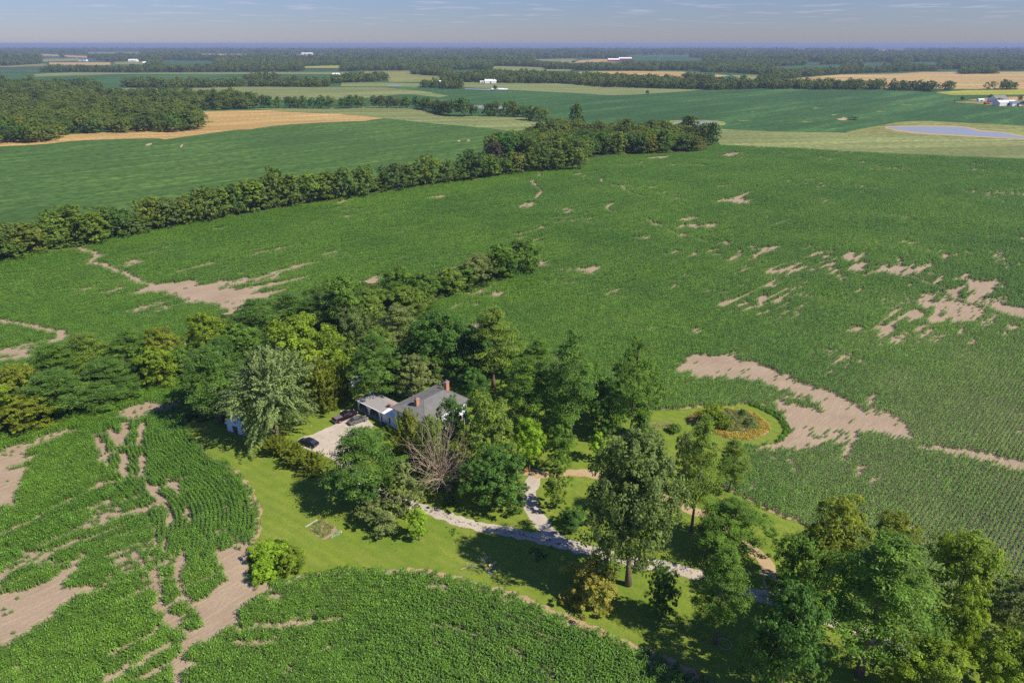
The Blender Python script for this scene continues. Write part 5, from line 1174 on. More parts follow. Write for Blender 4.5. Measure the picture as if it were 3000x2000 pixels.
scatter_in('undergrowth', [(1100, 1238), (1150, 1262), (1240, 1330), (1330, 1350), (1340, 1420), (1240, 1440), (1160, 1390), (1110, 1330), (1085, 1290)], 2.0, UG, .5, 1.2, 'garden shrubs crowding the front of the house', 64)
scatter_in('undergrowth', n5((555, 700), (600, 640), (740, 560), (900, 620), (960, 720), (900, 800), (740, 862), (600, 840)), 1.0, UG, .5, 1.0, 'rank weeds round the thicket at the lawn corner', 65)

# ---- ring flowerbed
BED = n4((455, 680), (560, 615), (850, 570), (1100, 590), (1250, 645), (1370, 755), (1392, 820), (1300, 900), (1100, 940), (900, 912), (790, 872), (680, 800), (500, 750))
sheet('flowerbed_soil', BED, 0.05, M_edge, 3, .2)
WEED = [leafball(220 + s, .7, 130, .10, M_weed, 1.1) for s in range(3)]; GOLD = [leafball(230 + s, .55, 110, .08, M_gold, 1.3) for s in range(3)]
TG = [leafball(240 + s, .6, 150, .12, M_tallg, 1.3) for s in range(3)]; SILV = [leafball(250 + s, .4, 60, .08, M_silver, .7) for s in range(2)]
inner = n4((520, 680), (850, 590), (1080, 610), (1200, 670), (1270, 770), (1230, 830), (1080, 860), (900, 850), (800, 800), (650, 740))
scatter_in('weeds', inner, .9, WEED, .8, 1.5, 'grey-green weeds filling the ring flowerbed', 66)
scatter_in('golden_flowers', BED, .6, GOLD, .8, 1.3, 'golden and rust coloured flowers round the rim of the ring flowerbed', 67, excl=np.array(inner))
HEDG = n4((1090, 515), (1240, 530), (1400, 590), (1550, 680), (1615, 790), (1600, 890), (1480, 965), (1470, 945), (1545, 880), (1555, 800), (1500, 710), (1380, 630), (1240, 565))
scatter_in('tall_grass', HEDG, .55, TG, .6, 1.0, 'crescent of tall rank grass on the right side of the ring flowerbed lawn', 68)
for cx, w_, top, base, tone, lab in ((2088, 92, 1186, 1258, 'yel', 'yellow-green willow shrub in the left half of the ring flowerbed'), (2112, 60, 1205, 1268, 'yel', 'second yellow-green shrub, on the near side in the ring flowerbed'), (2195, 34, 1222, 1252, 'grey', 'low grey-green shrub in the right half of the ring flowerbed'), (2175, 24, 1198, 1222, 'dark', 'small dark shrub at the back of the ring flowerbed'), (1972, 34, 1243, 1270, 'light', 'low shrub by the brush heap left of the ring flowerbed')):
    x, y, h, rad = spec('bush', cx, w_, top, base); place(KITS['bush'][1], x, y, h, rad, C_[tone], 'shrub', lab, 'shrub')
# brush heap
mb = MB(); r = np.random.default_rng(3)
bx, by = g(1945, 1248)
for k in range(70):
    a = r.uniform(0, math.pi); p = np.array([r.normal(0, 1.6), r.normal(0, .7), r.uniform(.05, .7)]); d = np.array([math.cos(a), math.sin(a) * .6, r.normal(0, .25)]) * r.uniform(.4, 1.2)
    mb.tube([tuple(p - d), tuple(p + d)], [.04, .015], 4, False)
tag(mb.obj('brush_heap', M_deadwood, loc=(bx, by, 0)), 'heap of grey cut brushwood on the grass left of the ring flowerbed', 'brush heap')

# ------------------------------------------------------------------ the house
E1 = Vector((math.cos(math.radians(-40)), math.sin(math.radians(-40)), 0)); ANG = math.radians(-40)
W0 = Vector((-28.0, 142.3, 0))
house = empty('farmhouse', W0, ANG, 'white two-storey farmhouse with a grey hip roof, brick chimneys and a low arched carport wing', 'house')
LX, LY, EH = 10.6, 13.8, 6.0      # along e1 (front), along e2 (depth), eave height
def shell(mb, x0, x1, y0, y1, z0, z1): mb.box(((x0 + x1) / 2, (y0 + y1) / 2, (z0 + z1) / 2), (x1 - x0, y1 - y0, z1 - z0))
mb = MB(); shell(mb, 0, LX, 0, LY, 0, EH); wall = mb.obj('wall', M_white, house)
# clapboards: thin courses proud of the wall
mb = MB()
for k in range(1, 30):
    z = k * .2
    mb.box((LX / 2, -.012, z), (LX + .03, .02, .03)); mb.box((LX + .012, LY / 2, z), (.02, LY + .03, .03))
mb.obj('siding', M_trim, wall)
ov = .62; a0, a1, b0, b1 = -ov, LX + ov, -ov, LY + ov; rz_ = 1.75
mb = MB(); rx = (a0 + a1) / 2; y_a, y_b = b0 + 5.4, b1 - 3.2; ze = EH + .02; zr = EH + rz_
c0, c1, c2, c3 = (a0, b0, ze), (a1, b0, ze), (a1, b1, ze), (a0, b1, ze); r0, r1 = (rx, y_a, zr), (rx, y_b, zr)
mb.v = [c0, c1, c2, c3, r0, r1, (a0, b0, ze - .18), (a1, b0, ze - .18), (a1, b1, ze - .18), (a0, b1, ze - .18)]
mb.f = [(0, 1, 4), (1, 2, 5, 4), (2, 3, 5), (3, 0, 4, 5), (6, 7, 1, 0), (7, 8, 2, 1), (8, 9, 3, 2), (9, 6, 0, 3), (9, 8, 7, 6)]
roof = mb.obj('roof', M_shingle, house)
mb = MB()
for p, q in ((c0, c1), (c1, c2), (c2, c3), (c3, c0)): mb.tube([(p[0], p[1], ze - .06), (q[0], q[1], ze - .06)], .12, 6)
mb.obj('gutter', M_gutter, roof)
mb = MB(); mb.tube([r0, r1], .07, 6); mb.tube([c0, r0], .05, 5); mb.tube([c1, r0], .05, 5); mb.tube([c2, r1], .05, 5); mb.tube([c3, r1], .05, 5); mb.obj('ridge_cap', M_shingle, roof)
def chimney(x, y, z0, hgt, wx, wy):
    mb = MB(); mb.box((x, y, z0 + hgt / 2), (wx, wy, hgt)); mb.box((x, y, z0 + hgt + .08), (wx + .18, wy + .18, .16)); c = mb.obj('chimney', M_brick, roof)
    mb = MB(); mb.box((x, y, z0 + hgt + .22), (wx - .1, wy - .1, .12)); mb.box((x, y, z0 + hgt + .42), (wx * .5, wy * .5, .3)); mb.obj('flue_cap', M_steel, c)
def loc(px, py, z):
    p = Vector((*g(px, py, z), 0)) - W0; return (p.x * math.cos(-ANG) - p.y * math.sin(-ANG), p.x * math.sin(-ANG) + p.y * math.cos(-ANG))
cxy = loc(1222, 1187, 7.0); chimney(cxy[0], cxy[1], 6.2, 2.5, .8, 1.0)
cxy = loc(1309, 1144, 6.4); chimney(cxy[0], cxy[1], 5.6, 3.2, .8, 1.0)
# windows of the house
def window(parent, cx, cy, cz, w_, h_, face):
    """face 'f' front (-y side), 'r' right (+x side), 'l' left"""
    mb = MB(); t = .10
    def bx(c, d):
        if face == 'f': mb.box((cx + c[0], cy - c[1], cz + c[2]), (d[0], d[1], d[2]))
        else: mb.box((cx + (c[1] if face == 'r' else -c[1]), cy + c[0], cz + c[2]), (d[1], d[0], d[2]))
    bx((0, .04, h_ / 2 + t / 2), (w_ + 2 * t, .10, t)); bx((0, .06, -h_ / 2 - t / 2), (w_ + 2 * t + .1, .14, t)); bx((-w_ / 2 - t / 2, .04, 0), (t, .09, h_)); bx((w_ / 2 + t / 2, .04, 0), (t, .09, h_)); bx((0, .035, 0), (w_, .05, .05))
    f = mb.obj('window', M_trim, parent); mb = MB(); bx((0, .018, 0), (w_, .03, h_)); mb.obj('pane', M_glass, f); return f
for z in (1.7, 4.5):
    for x in (1.6, 4.0, 6.6, 9.0): window(house, x, 0, z, .9, 1.5, 'f')
    for y in (1.6, 12.0): window(house, LX, y, z, .9, 1.5, 'r')
# two-tier porch on the right side
porch = MB(); shell(porch, LX + .02, LX + 2.6, 3.2, 10.6, 0, .3); shell(porch, LX + .02, LX + 2.6, 3.2, 10.6, 3.0, 3.2); porch.obj('porch_floor', M_concrete, house)
for k in range(5):
    mb = MB(); mb.tube([(LX + 2.4, 3.5 + k * 1.7, .3), (LX + 2.4, 3.5 + k * 1.7, 3.0)], .13, 10); mb.tube([(LX + 2.4, 3.5 + k * 1.7, 3.2), (LX + 2.4, 3.5 + k * 1.7, 5.4)], .12, 10); mb.obj('column', M_white, house)
mb = MB(); mb.tube([(LX + 2.45, 3.3, 4.1), (LX + 2.45, 10.5, 4.1)], .05, 6)
for k in range(36): mb.box((LX + 2.45, 3.4 + k * .2, 3.65), (.04, .04, .9))
mb.obj('railing', M_white, house)
mb = MB(); shell(mb, LX + .03, LX + 2.8, 3.0, 10.8, 5.4, 5.6); mb.obj('porch_roof', M_trim, house)
# low wing: solid part then open carport with two arches
WH, WD, WL, SOL = 3.0, 5.3, 14.2, 5.6
mb = MB(); shell(mb, -SOL, -.01, 0.1, WD, 0, WH); wing = mb.obj('wing_wall', M_white, house)
window(house, -2.2, .1, 1.5, .55, 1.7, 'f'); window(house, -5.1, .1, 1.4, .5, 1.9, 'f')
mb = MB(); shell(mb, -WL, -SOL - .01, WD - .15, WD, 0, WH); mb.obj('carport_back_wall', M_dark, house)
mb = MB(); shell(mb, -WL - .3, -SOL, -.1, WD - .16, 0.01, .12); mb.obj('carport_floor', M_concrete, house)
def arch_panel(x0, x1, ztop, spring, thick, y):
    """flat panel with a wide elliptical opening, standing in the facade"""
    mb = MB(); n = 14; w_ = x1 - x0; m_ = .32; cx = (x0 + x1) / 2; ax_ = (w_ - 2 * m_) / 2
    top = [(x0, ztop), (x1, ztop)]; arc = []
    for k in range(n + 1):
        a = math.pi * k / n; arc.append((cx + ax_ * math.cos(a), spring + (ztop - .42 - spring) * math.sin(a) ** .8))
    for k in range(n):
        p, q = arc[k], arc[k + 1]
        mb.side_prism([(p[0], p[1]), (q[0], q[1]), (q[0], ztop), (p[0], ztop)], y, y + thick)
    mb.side_prism([(x1 - m_, spring), (x1, spring), (x1, ztop), (x1 - m_, ztop)], y, y + thick); mb.side_prism([(x0, spring), (x0 + m_, spring), (x0 + m_, ztop), (x0, ztop)], y, y + thick)
    return mb
span = (WL - SOL) / 2
for k in range(2):
    x0 = -WL + k * span; a = arch_panel(x0, x0 + span, WH - .02, 1.1, .22, 0); a.obj('arch', M_white, house)
for x in (-WL + .14, -WL + span, -SOL - .14):
    mb = MB(); mb.box((x, .11, .56), (.30, .24, 1.1)); mb.obj('post', M_white, house)
mb = MB(); mb.box((-WL + .14, WD - .3, 1.5), (.26, .2, 3.0)); mb.box((-WL + .12, WD / 2, 2.75), (.2, WD, .5)); mb.obj('side_beam', M_white, house)
mb = MB(); zc = WH; A0, A1, Bf, Bb = -WL - .35, -4.4, -.35, WD + .3
mb.v = [(A0, Bf, zc), (A1, Bf, zc), (A1, Bb, zc), (A0, Bb, zc), (A0 + .9, WD * .62, zc + .75), (A1, WD * .62, zc + .75), (A0, Bf, zc - .12), (A1, Bf, zc - .12), (A1, Bb, zc - .12), (A0, Bb, zc - .12)]
mb.f = [(0, 1, 5, 4), (3, 0, 4), (2, 3, 4, 5), (1, 2, 5), (6, 7, 1, 0), (7, 8, 2, 1), (8, 9, 3, 2), (9, 6, 0, 3), (9, 8, 7, 6)]
wr = mb.obj('wing_roof', M_shingle2, house)
mb = MB(); mb.tube([(A0, Bf, zc - .06), (0, Bf, zc - .06)], .10, 6); mb.tube([(A0, Bf, zc - .06), (A0, Bb, zc - .06)], .10, 6); mb.obj('fascia', M_white, wr)
mb = MB(); mb.v = [(-4.38, Bf, zc + .01), (-.02, Bf, zc + .01), (-.02, 2.4, zc + .75), (-4.38, 2.4, zc + .52), (-.02, WD + .3, zc + .1), (-4.38, WD + .3, zc + .05), (-4.38, Bf, zc - .12), (-.02, Bf, zc - .12), (-.02, WD + .3, zc - .12), (-4.38, WD + .3, zc - .12)]
mb.f = [(0, 1, 2, 3), (3, 2, 4, 5), (6, 7, 1, 0), (7, 8, 4, 2, 1), (9, 6, 0, 3, 5), (8, 9, 5, 4)]; mb.obj('metal_roof', M_wmetal, house)
for px_, py_ in ((1240, 1166), (1252, 1160), (1272, 1152)):
    v_ = loc(px_, py_, 7.2); mb = MB(); mb.tube([(v_[0], v_[1], 6.3), (v_[0], v_[1], 7.9)], .07, 6); mb.obj('vent_pipe', M_steel, roof)
c_ = loc(1145, 1192, 3.5); mb = MB(); mb.box((c_[0], c_[1], 3.6), (.8, .7, 1.6)); mb.box((c_[0], c_[1], 4.44), (.95, .85, .12)); mb.obj('chimney', M_brick, house)
# antenna on the roof peak
ax_, ay_ = rx, y_b + .2
mb = MB(); mb.tube([(0, 0, 0), (0, 0, 2.0)], .035, 6); mb.tube([(-1.4, 0, 1.9), (1.6, 0, 2.0)], .02, 5)
for k in range(9): mb.tube([(-1.4 + k * .36, -.75 + .03 * k, 1.92), (-1.4 + k * .36, .75 - .03 * k, 1.92)], .012, 4)
aw = house.matrix_basis @ Vector((ax_, ay_, zr - .05))
tag(mb.obj('tv_antenna', M_steel, loc=aw, rz=.5), 'old television aerial on a short mast at the peak of the house roof', 'antenna')
# satellite dish behind the carport
dx_, dy_ = g(1089, 1158, 3.4)
dish = empty('satellite_dish', (dx_, dy_, 0), -.6, 'blue-grey satellite dish on a pole behind the carport roof', 'satellite dish')
mb = MB(); mb.tube([(0, 0, 0), (0, 0, 3.5)], .05, 8); mb.obj('pole', M_steel, dish)
mb = MB(); n = 20; c = []
for rr, zz in ((0.02, 0), (.4, .05), (.75, .16), (1.0, .30), (1.0, .34), (.7, .20), (.02, .05)): c.append((rr, zz))
mb.lathe(c, n=n); d_ = mb.obj('dish', M_blue, dish, sm=True); d_.location = (0, -.1, 3.6); d_.rotation_euler = (math.radians(62), 0, 0)
mb = MB(); mb.tube([(0, -.1, 3.0), (0, -1.0, 3.9)], .03, 5); mb.box((0, -1.0, 3.95), (.14, .2, .14)); mb.obj('feed_arm', M_steel, dish)
# things in the carport
def put_local(x, y): p = house.matrix_basis @ Vector((x, y, .12)); return (p.x, p.y, .12)
mb = MB(); mb.lathe([(.30, 0), (.34, .9), (.36, .92), (.2, 1.0)], n=14); tag(mb.obj('barrel', M_blue, loc=put_local(-12.0, 3.4)), 'blue barrel standing inside the left bay of the carport', 'barrel')
mb = MB(); mb.lathe([(.28, 0), (.30, .6), (.16, .75), (.16, .85)], n=12); tag(mb.obj('drum', M_white, loc=put_local(-13.2, 2.0)), 'white drum standing near the front of the left carport bay', 'drum')
bench = empty('workbench', put_local(-8.0, 4.2), ANG, 'wooden workbench against the back wall of the right carport bay', 'workbench')
mb = MB(); mb.box((0, 0, .85), (2.4, .7, .07)); mb.obj('top', M_wood, bench)
for sx in (-1.1, 1.1):
    for sy in (-.28, .28): mb = MB(); mb.box((sx, sy, .41), (.09, .09, .82)); mb.obj('leg', M_wood, bench)
# air conditioner by the wing wall
p = house.matrix_basis @ Vector((-3.6, -1.0, 0)); ac = empty('air_conditioner', (p.x, p.y, 0), ANG, 'grey air conditioning unit at the foot of the white wing wall', 'air conditioner')
mb = MB(); mb.box((0, 0, .42), (.85, .85, .84)); mb.obj('housing', M_grey, ac); mb = MB(); mb.lathe([(.36, .84), (.36, .88), (.05, .90)], n=14); mb.obj('fan_grille', M_dark, ac)

# ------------------------------------------------------------------ sheds around the house
def shed(name, px, py, L, Wd, hw, hr, rz, wm, rm, label, door=True, cat='shed'):
    x, y = g(px, py); e = empty(name, (x, y, 0), rz, label, cat)
    mb = MB(); mb.box((0, 0, hw / 2), (L, Wd, hw)); b = len(mb.v)
    mb.v += [(-L / 2, -Wd / 2, hw), (-L / 2, Wd / 2, hw), (-L / 2, 0, hr - .03), (L / 2, -Wd / 2, hw), (L / 2, Wd / 2, hw), (L / 2, 0, hr - .03)]; mb.f += [(b, b + 2, b + 1), (b + 3, b + 4, b + 5)]
    mb.obj('wall', wm, e); mb = MB(); o2 = .3; t = .08
    for s in (-1, 1):
        mb.v += []; b = len(mb.v); sl_ = (hr - hw) / (Wd / 2); ye = s * (Wd / 2 + o2); z_ = hw - sl_ * o2
        mb.v += [(-L / 2 - o2, 0, hr + t), (L / 2 + o2, 0, hr + t), (L / 2 + o2, ye, z_ + t), (-L / 2 - o2, ye, z_ + t), (-L / 2 - o2, 0, hr), (L / 2 + o2, 0, hr), (L / 2 + o2, ye, z_), (-L / 2 - o2, ye, z_)]
        mb.f += [(b, b + 1, b + 2, b + 3), (b + 7, b + 6, b + 5, b + 4), (b + 3, b + 2, b + 6, b + 7), (b, b + 3, b + 7, b + 4), (b + 1, b + 5, b + 6, b + 2)]
    mb.obj('roof', rm, e)
    if door: mb = MB(); mb.box((0, -Wd / 2 - .02, hw * .42), (min(L * .3, 3.5), .05, hw * .84)); mb.obj('door', M_grey, e)
    return e
shed('shed', 708, 1258, 5.2, 3.6, 2.3, 3.2, math.radians(-25), M_white, M_wmetal, 'white metal-roofed shed half hidden under the silvery maple')
shed('shed', 1206, 1150, 3.2, 2.6, 2.3, 3.0, math.radians(50), M_wmetal, M_wmetal, 'small pale garden shed behind the house roof, beside the grey-green oak')
shed('shed', 1040, 1132, 3.2, 2.4, 2.0, 2.7, math.radians(40), M_trim, M_steel, 'white shed glimpsed between the olive cedar and the locust behind the carport')

# ------------------------------------------------------------------ vehicles
def loft(mb, st, top_r=.35):
    """st: (x, half width, z low, z high)"""
    rings = []
    for x, hw, zl, zh in st:
        b = len(mb.v); rings.append(b); m_ = (zl + zh) / 2; k = .10 if zh - zl > .25 else .03
        mb.v += [(x, -hw * .92, zl), (x, -hw, zl + k), (x, -hw, m_ + .1), (x, -hw * .93, zh - k * .5), (x, -hw * .80, zh), (x, hw * .80, zh), (x, hw * .93, zh - k * .5), (x, hw, m_ + .1), (x, hw, zl + k), (x, hw * .92, zl)]
    for a, b in zip(rings[:-1], rings[1:]):
        for k in range(10): mb.f.append((a + k, b + k, b + (k + 1) % 10, a + (k + 1) % 10))
    mb.f.append(tuple(rings[0] + i for i in range(10))); mb.f.append(tuple(rings[-1] + i for i in reversed(range(10))))
def wheel(e, x, y, r_, w_=.24):
    mb = MB(); n = 16
    mb.lathe([(r_ * .6, -w_ / 2), (r_ * .95, -w_ / 2), (r_, -w_ / 2 + .04), (r_, w_ / 2 - .04), (r_ * .95, w_ / 2), (r_ * .6, w_ / 2)], n=n); o = mb.obj('wheel', M_tyre, e, sm=False); o.location = (x, y, r_); o.rotation_euler = (math.pi / 2, 0, 0)
    mb = MB(); mb.lathe([(.03, -w_ / 2 - .01), (r_ * .58, -w_ / 2 - .01), (r_ * .6, w_ / 2 + .01), (.03, w_ / 2 + .01)], n=n); mb.obj('rim', M_steel, o)
def car(name, p0, p1, paint, label, kind, zoff=.04, scale=1.0):
    a, b = Vector(g(*p0, .5)), Vector(g(*p1, .5)); m_ = (a + b) / 2; d = b - a; rz = math.atan2(d.y, d.x)
    e = empty(name, (m_.x, m_.y, zoff), rz, label, 'pickup truck' if kind == 'pickup' else 'car'); e.scale = (scale,) * 3
    mb = MB()
    if kind == 'pickup':
        loft(mb, [(-2.9, .90, .55, .98), (-2.8, .98, .42, 1.18), (-2.0, 1.0, .40, 1.20), (-.9, 1.0, .38, 1.20), (.6, 1.0, .38, 1.20), (1.6, 1.0, .38, 1.18), (2.6, .98, .42, 1.08), (2.85, .92, .5, .95)]); mb.obj('body', paint, e)
        mb = MB(); mb.box((-1.85, 0, 1.22), (1.75, 1.62, .06)); mb.obj('bed_cover', M_gutter, e)
        mb = MB(); loft(mb, [(-.85, .84, 1.16, 1.30), (-.62, .82, 1.16, 1.72), (.5, .82, 1.16, 1.74), (.95, .82, 1.16, 1.50), (1.35, .84, 1.14, 1.20)]); mb.obj('cab_glass', M_glass, e)
        mb = MB(); loft(mb, [(-.66, .76, 1.70, 1.78), (-.3, .78, 1.72, 1.83), (.35, .78, 1.72, 1.83), (.62, .74, 1.68, 1.76)])
        for s in (-1, 1):
            for x0, z0_, x1, z1_ in ((-.86, 1.18, -.62, 1.74), (.1, 1.18, .06, 1.76), (1.30, 1.18, .60, 1.74)): mb.tube([(x0, s * .86, z0_), (x1, s * .77, z1_)], .045, 5)
        mb.obj('roof', paint, e)
        mb = MB(); mb.box((-2.98, 0, .55), (.16, 1.9, .2)); mb.obj('bumper', M_steel, e)
        for s in (-1, 1):
            mb = MB(); mb.box((-2.86, s * .90, .95), (.10, .14, .34)); mb.obj('tail_light', M_taill, e)
            mb = MB(); mb.box((2.80, s * .75, .88), (.12, .30, .16)); mb.obj('headlight', M_white, e)
            mb = MB(); mb.box((.85, s * 1.08, 1.24), (.12, .22, .18)); mb.obj('mirror', M_gutter, e)
        W_ = (-1.9, 1.85); rw = .42
    else:
        loft(mb, [(-2.4, .78, .45, .80), (-2.3, .88, .32, .95), (-1.4, .91, .28, 1.0), (0, .92, .26, .98), (1.1, .91, .28, .94), (2.1, .88, .32, .78), (2.38, .76, .42, .64)]); mb.obj('body', paint, e)
        mb = MB(); loft(mb, [(-2.0, .70, .92, 1.0), (-1.15, .68, .95, 1.38), (.2, .68, .95, 1.42), (.6, .69, .94, 1.28), (1.25, .72, .90, .96)]); mb.obj('cabin_glass', M_glass, e)
        mb = MB(); loft(mb, [(-1.1, .60, 1.36, 1.41), (-.5, .63, 1.38, 1.46), (.05, .63, 1.38, 1.46), (.3, .6, 1.34, 1.42)])
        for s in (-1, 1):
            for x0, z0_, x1, z1_ in ((-1.95, .97, -1.1, 1.39), (-.4, .97, -.42, 1.42), (1.2, .94, .28, 1.40)): mb.tube([(x0, s * .76, z0_), (x1, s * .63, z1_)], .04, 5)
        mb.obj('roof', paint, e)
        for s in (-1, 1):
            mb = MB(); mb.box((-2.34, s * .68, .80), (.10, .32, .13)); mb.obj('tail_light', M_taill, e)
            mb = MB(); mb.box((2.28, s * .62, .62), (.14, .32, .12)); mb.obj('headlight', M_white, e)
            mb = MB(); mb.box((.75, s * .98, 1.0), (.12, .16, .10)); mb.obj('mirror', paint, e)
        W_ = (-1.45, 1.5); rw = .34
    for x in W_:
        for s in (-1, 1): wheel(e, x, s * .86, rw)
    return e
car('pickup_truck', (980, 1234), (1042, 1209), M_maroon, 'dark maroon pickup truck with a covered bed parked nose-in at the carport', 'pickup', scale=1.08)
car('sedan', (930, 1305), (876, 1289), M_navy, 'black-blue sedan parked alone at the left side of the gravel yard', 'sedan', scale=1.08)
car('car', (1022, 1240), (1075, 1222), M_grey, 'low grey car parked beside the maroon pickup in front of the carport', 'sedan', scale=1.02)

# ------------------------------------------------------------------ garden things
# flower bed with pale edging stones
fb = n5((985, 500), (1010, 450), (1080, 425), (1140, 455), (1165, 480), (1080, 545), (1020, 520))
sheet('flowerbed_soil', fb, 0.05, M_edge, 2, .2)
scatter_in('weeds', fb, .55, WEED, .4, .8, 'weeds and herbs in the small stone-edged bed on the lawn', 71)
sheet('flowerbed_soil', n5((1070, 545), (1150, 485), (1180, 495), (1100, 555)), 0.055, M_soil, 2, .1)
scatter_in('silver_plants', n5((1105, 560), (1160, 500), (1205, 495), (1205, 515), (1130, 560)), .6, SILV, .6, 1.0, 'silvery low plants along the right side of the small bed', 72)
def rock(r_, s): 
    bm = bmesh.new(); bmesh.ops.create_icosphere(bm, subdivisions=1, radius=s)
    for v in bm.verts: v.co *= r_.uniform(.8, 1.15); v.co.z *= .7
    me = bpy.data.meshes.new('edging_stone'); bm.to_mesh(me); bm.free(); me.materials.append(M_stone); return me
rr_ = random.Random(4); rocks = [rock(rr_, .17) for _ in range(4)]
for k in range(10):
    px, py = n5((955 + k * 8.6, 468 - k * 5.2))[0]; o = bpy.data.objects.new('edging_stone', rocks[k % 4]); x, y = g(px, py); o.location = (x, y, .14); o.rotation_euler = (0, 0, k); link(o)
    tag(o, 'pale stone in the short row edging the small flower bed', 'stone', 'edging stones of the small flower bed')
# fire ring with dead plants
fx, fy = g(1579, 1623)
for k in range(10):
    o = bpy.data.objects.new('ring_stone', rocks[k % 4]); a = k / 10 * 6.283; o.location = (fx + 1.0 * math.cos(a), fy + .9 * math.sin(a), .12); o.rotation_euler = (0, 0, a); link(o)
    tag(o, 'stone of the overgrown fire ring on the shaded lawn below the drive', 'stone', 'stones of the fire ring')
scatter('tall_grass', np.column_stack([fx + rng.normal(0, .9, 26), fy + rng.normal(0, .8, 26)]), TG, rng.uniform(0, 6, 26), rng.uniform(.4, .8, 26), label='rank grass growing in and round the fire ring')
scatter('silver_plants', np.column_stack([g(1322, 1560)[0] + rng.normal(0, 1.0, 16), g(1322, 1560)[1] + rng.normal(0, .6, 16)]), TG, rng.uniform(0, 6, 16), rng.uniform(.3, .5, 16), label='flat patch of coarse plants on the lawn below the drive')
# sawn logs and the fallen branch
for (px, py, L, a, lab) in ((1443, 1655, 1.6, .6, 'short sawn log lying on the lawn, longer one'), (1425, 1668, .7, .9, 'stub of sawn log beside the longer log')):
    x, y = g(px, py); mb = MB(); mb.tube([(-L / 2, 0, .24), (0, .03, .25), (L / 2, 0, .24)], [.24, .23, .21], 10); tag(mb.obj('log', M_wood, loc=(x, y, 0), rz=a), lab, 'log')
def branchy(px, py, L, rz, label, seed):
    x, y = g(px, py); e = empty('fallen_branch', (x, y, 0), rz, label, 'branch'); r = np.random.default_rng(seed); mb = MB()
    mb.tube([(-L / 2, 0, .12), (0, .1, .16), (L / 2, -.1, .12)], [.08, .06, .02], 6)
    for k in range(12):
        s = r.uniform(-.3, 1) * L / 2; d = r.uniform(.4, 1.0); sg = r.choice([-1, 1]); mb.tube([(s, 0, .14), (s + d * .6, sg * d * .7, .2 + r.uniform(0, .3))], [.03, .01], 4, False)
    mb.obj('wood', M_deadwood, e)
    n = 90; C0 = np.column_stack([r.uniform(-.2, 1, n) * L / 2, r.normal(0, .6, n), r.uniform(.1, .5, n)]); V, F = leaves(C0, np.tile([0, 0, 1.], (n, 1)), .09, .5, r); o = link(bpy.data.objects.new('leaves', mesh_np('withered_leaves', V, F, M_silver, r.uniform(0, 1, n))), e)
branchy(1372, 1663, 3.0, .35, 'fallen bare branch on the lawn left of the sawn logs', 1)
branchy(1420, 1645, 2.6, 1.2, 'fallen leafy branch lying behind the sawn logs', 2)
branchy(1432, 1676, 2.2, -.6, 'small withered branch lying in front of the sawn logs', 3)
# ring round the locust foot, planter, white post
rx_, ry_ = g(2122, 1886); mb = MB()
mb.tube([(1.05 * math.cos(a), 1.05 * math.sin(a), .07) for a in np.linspace(0, 2 * math.pi, 25)], .06, 6, False); tag(mb.obj('edging_ring', M_concrete, loc=(rx_, ry_, 0)), 'pale ring edging on the ground round the foot of the tall locust beside the drive', 'edging ring')
x, y = g(1542, 1381); e = empty('planter', (x, y, 0.02), 0, 'terracotta planter standing at the start of the looping path', 'planter'); mb = MB(); mb.lathe([(.28, 0), (.42, .5), (.48, .52), (.48, .6), (.38, .6)], n=14); mb.obj('pot', M_terra, e)
V, F = leaves(rng.normal(0, .25, (80, 3)) + np.array([0, 0, .75]), np.tile([0, 0, 1.], (80, 1)), .1, .5, rng); link(bpy.data.objects.new('flowers', mesh_np('flowers', V, F, M_gold, rng.uniform(0, 1, 80))), e)
x, y = g(1424, 1143); mb = MB(); mb.lathe([(.22, 0), (.22, .12), (.09, .2), (.09, .7), (.28, .82), (.30, .9)], n=14); tag(mb.obj('bird_bath', M_white, loc=(x, y, .02)), 'white bird bath on the shaded back lawn right of the house', 'bird bath')
# grass tufts and leaf litter down the middle of the drive
P = smooth([g(*q) for q in DRIVE], 60, False); k = rng.uniform(0, 1, len(P)) < .34 * (P[:, 0] < 60); Q = P[k] + rng.normal(0, .22, (k.sum(), 2))
LT = [leafball(260 + s, .22, 26, .06, M_weed, .5) for s in range(3)]
scatter('leaf_litter', Q, LT, rng.uniform(0, 6, len(Q)), rng.uniform(.5, 1.2, len(Q)), z=.05, label='weeds and litter down the middle of the gravel drive')
# grass tufts over the lawn edge so it does not end in a clean line
LWm = np.array([g(*q) for q in LW]); seg = []
for a, b in zip(LWm[:-1], LWm[1:]):
    L = np.hypot(*(b - a)); n = int(min(L, 60) / .45)
    for t in rng.uniform(0, 1, n): seg.append(a + (b - a) * t)
seg = np.array(seg) + rng.normal(0, .35, (len(seg), 2)); ex, ey = pr(seg[:, 0], seg[:, 1]); k = (ex > -100) & (ex < 3100) & (ey < 2100) & (rng.uniform(0, 1, len(seg)) < .55); seg = seg[k]
GT = [leafball(270 + s, .32, 40, .09, M_tallg, .9) for s in range(3)]
scatter('tall_grass', seg, GT, rng.uniform(0, 6, len(seg)), rng.uniform(.5, 1.3, len(seg)), label='uncut grass fringe along the edge of the lawn')

X, Y = fill(LAWN, 1.15, 91, 1.2); ex, ey = pr(X, Y); k = (ex > -60) & (ex < 3060) & (ey < 2060) & (vnoise(X, Y, 5, 92) * .6 + vnoise(X, Y, 1.7, 93) * .4 > .42); X, Y = X[k], Y[k]
CL = [leafball(280 + q, .30, 22, .075, M_tallg, .25) for q in range(2)] + [leafball(285 + q, .26, 20, .07, M_weed, .3) for q in range(2)]
scatter('lawn_weeds', np.column_stack([X, Y]), CL, rng.uniform(0, 6, len(X)), rng.uniform(.3, .8, len(X)), z=.02, label='clover and weeds flecking the mown lawn')

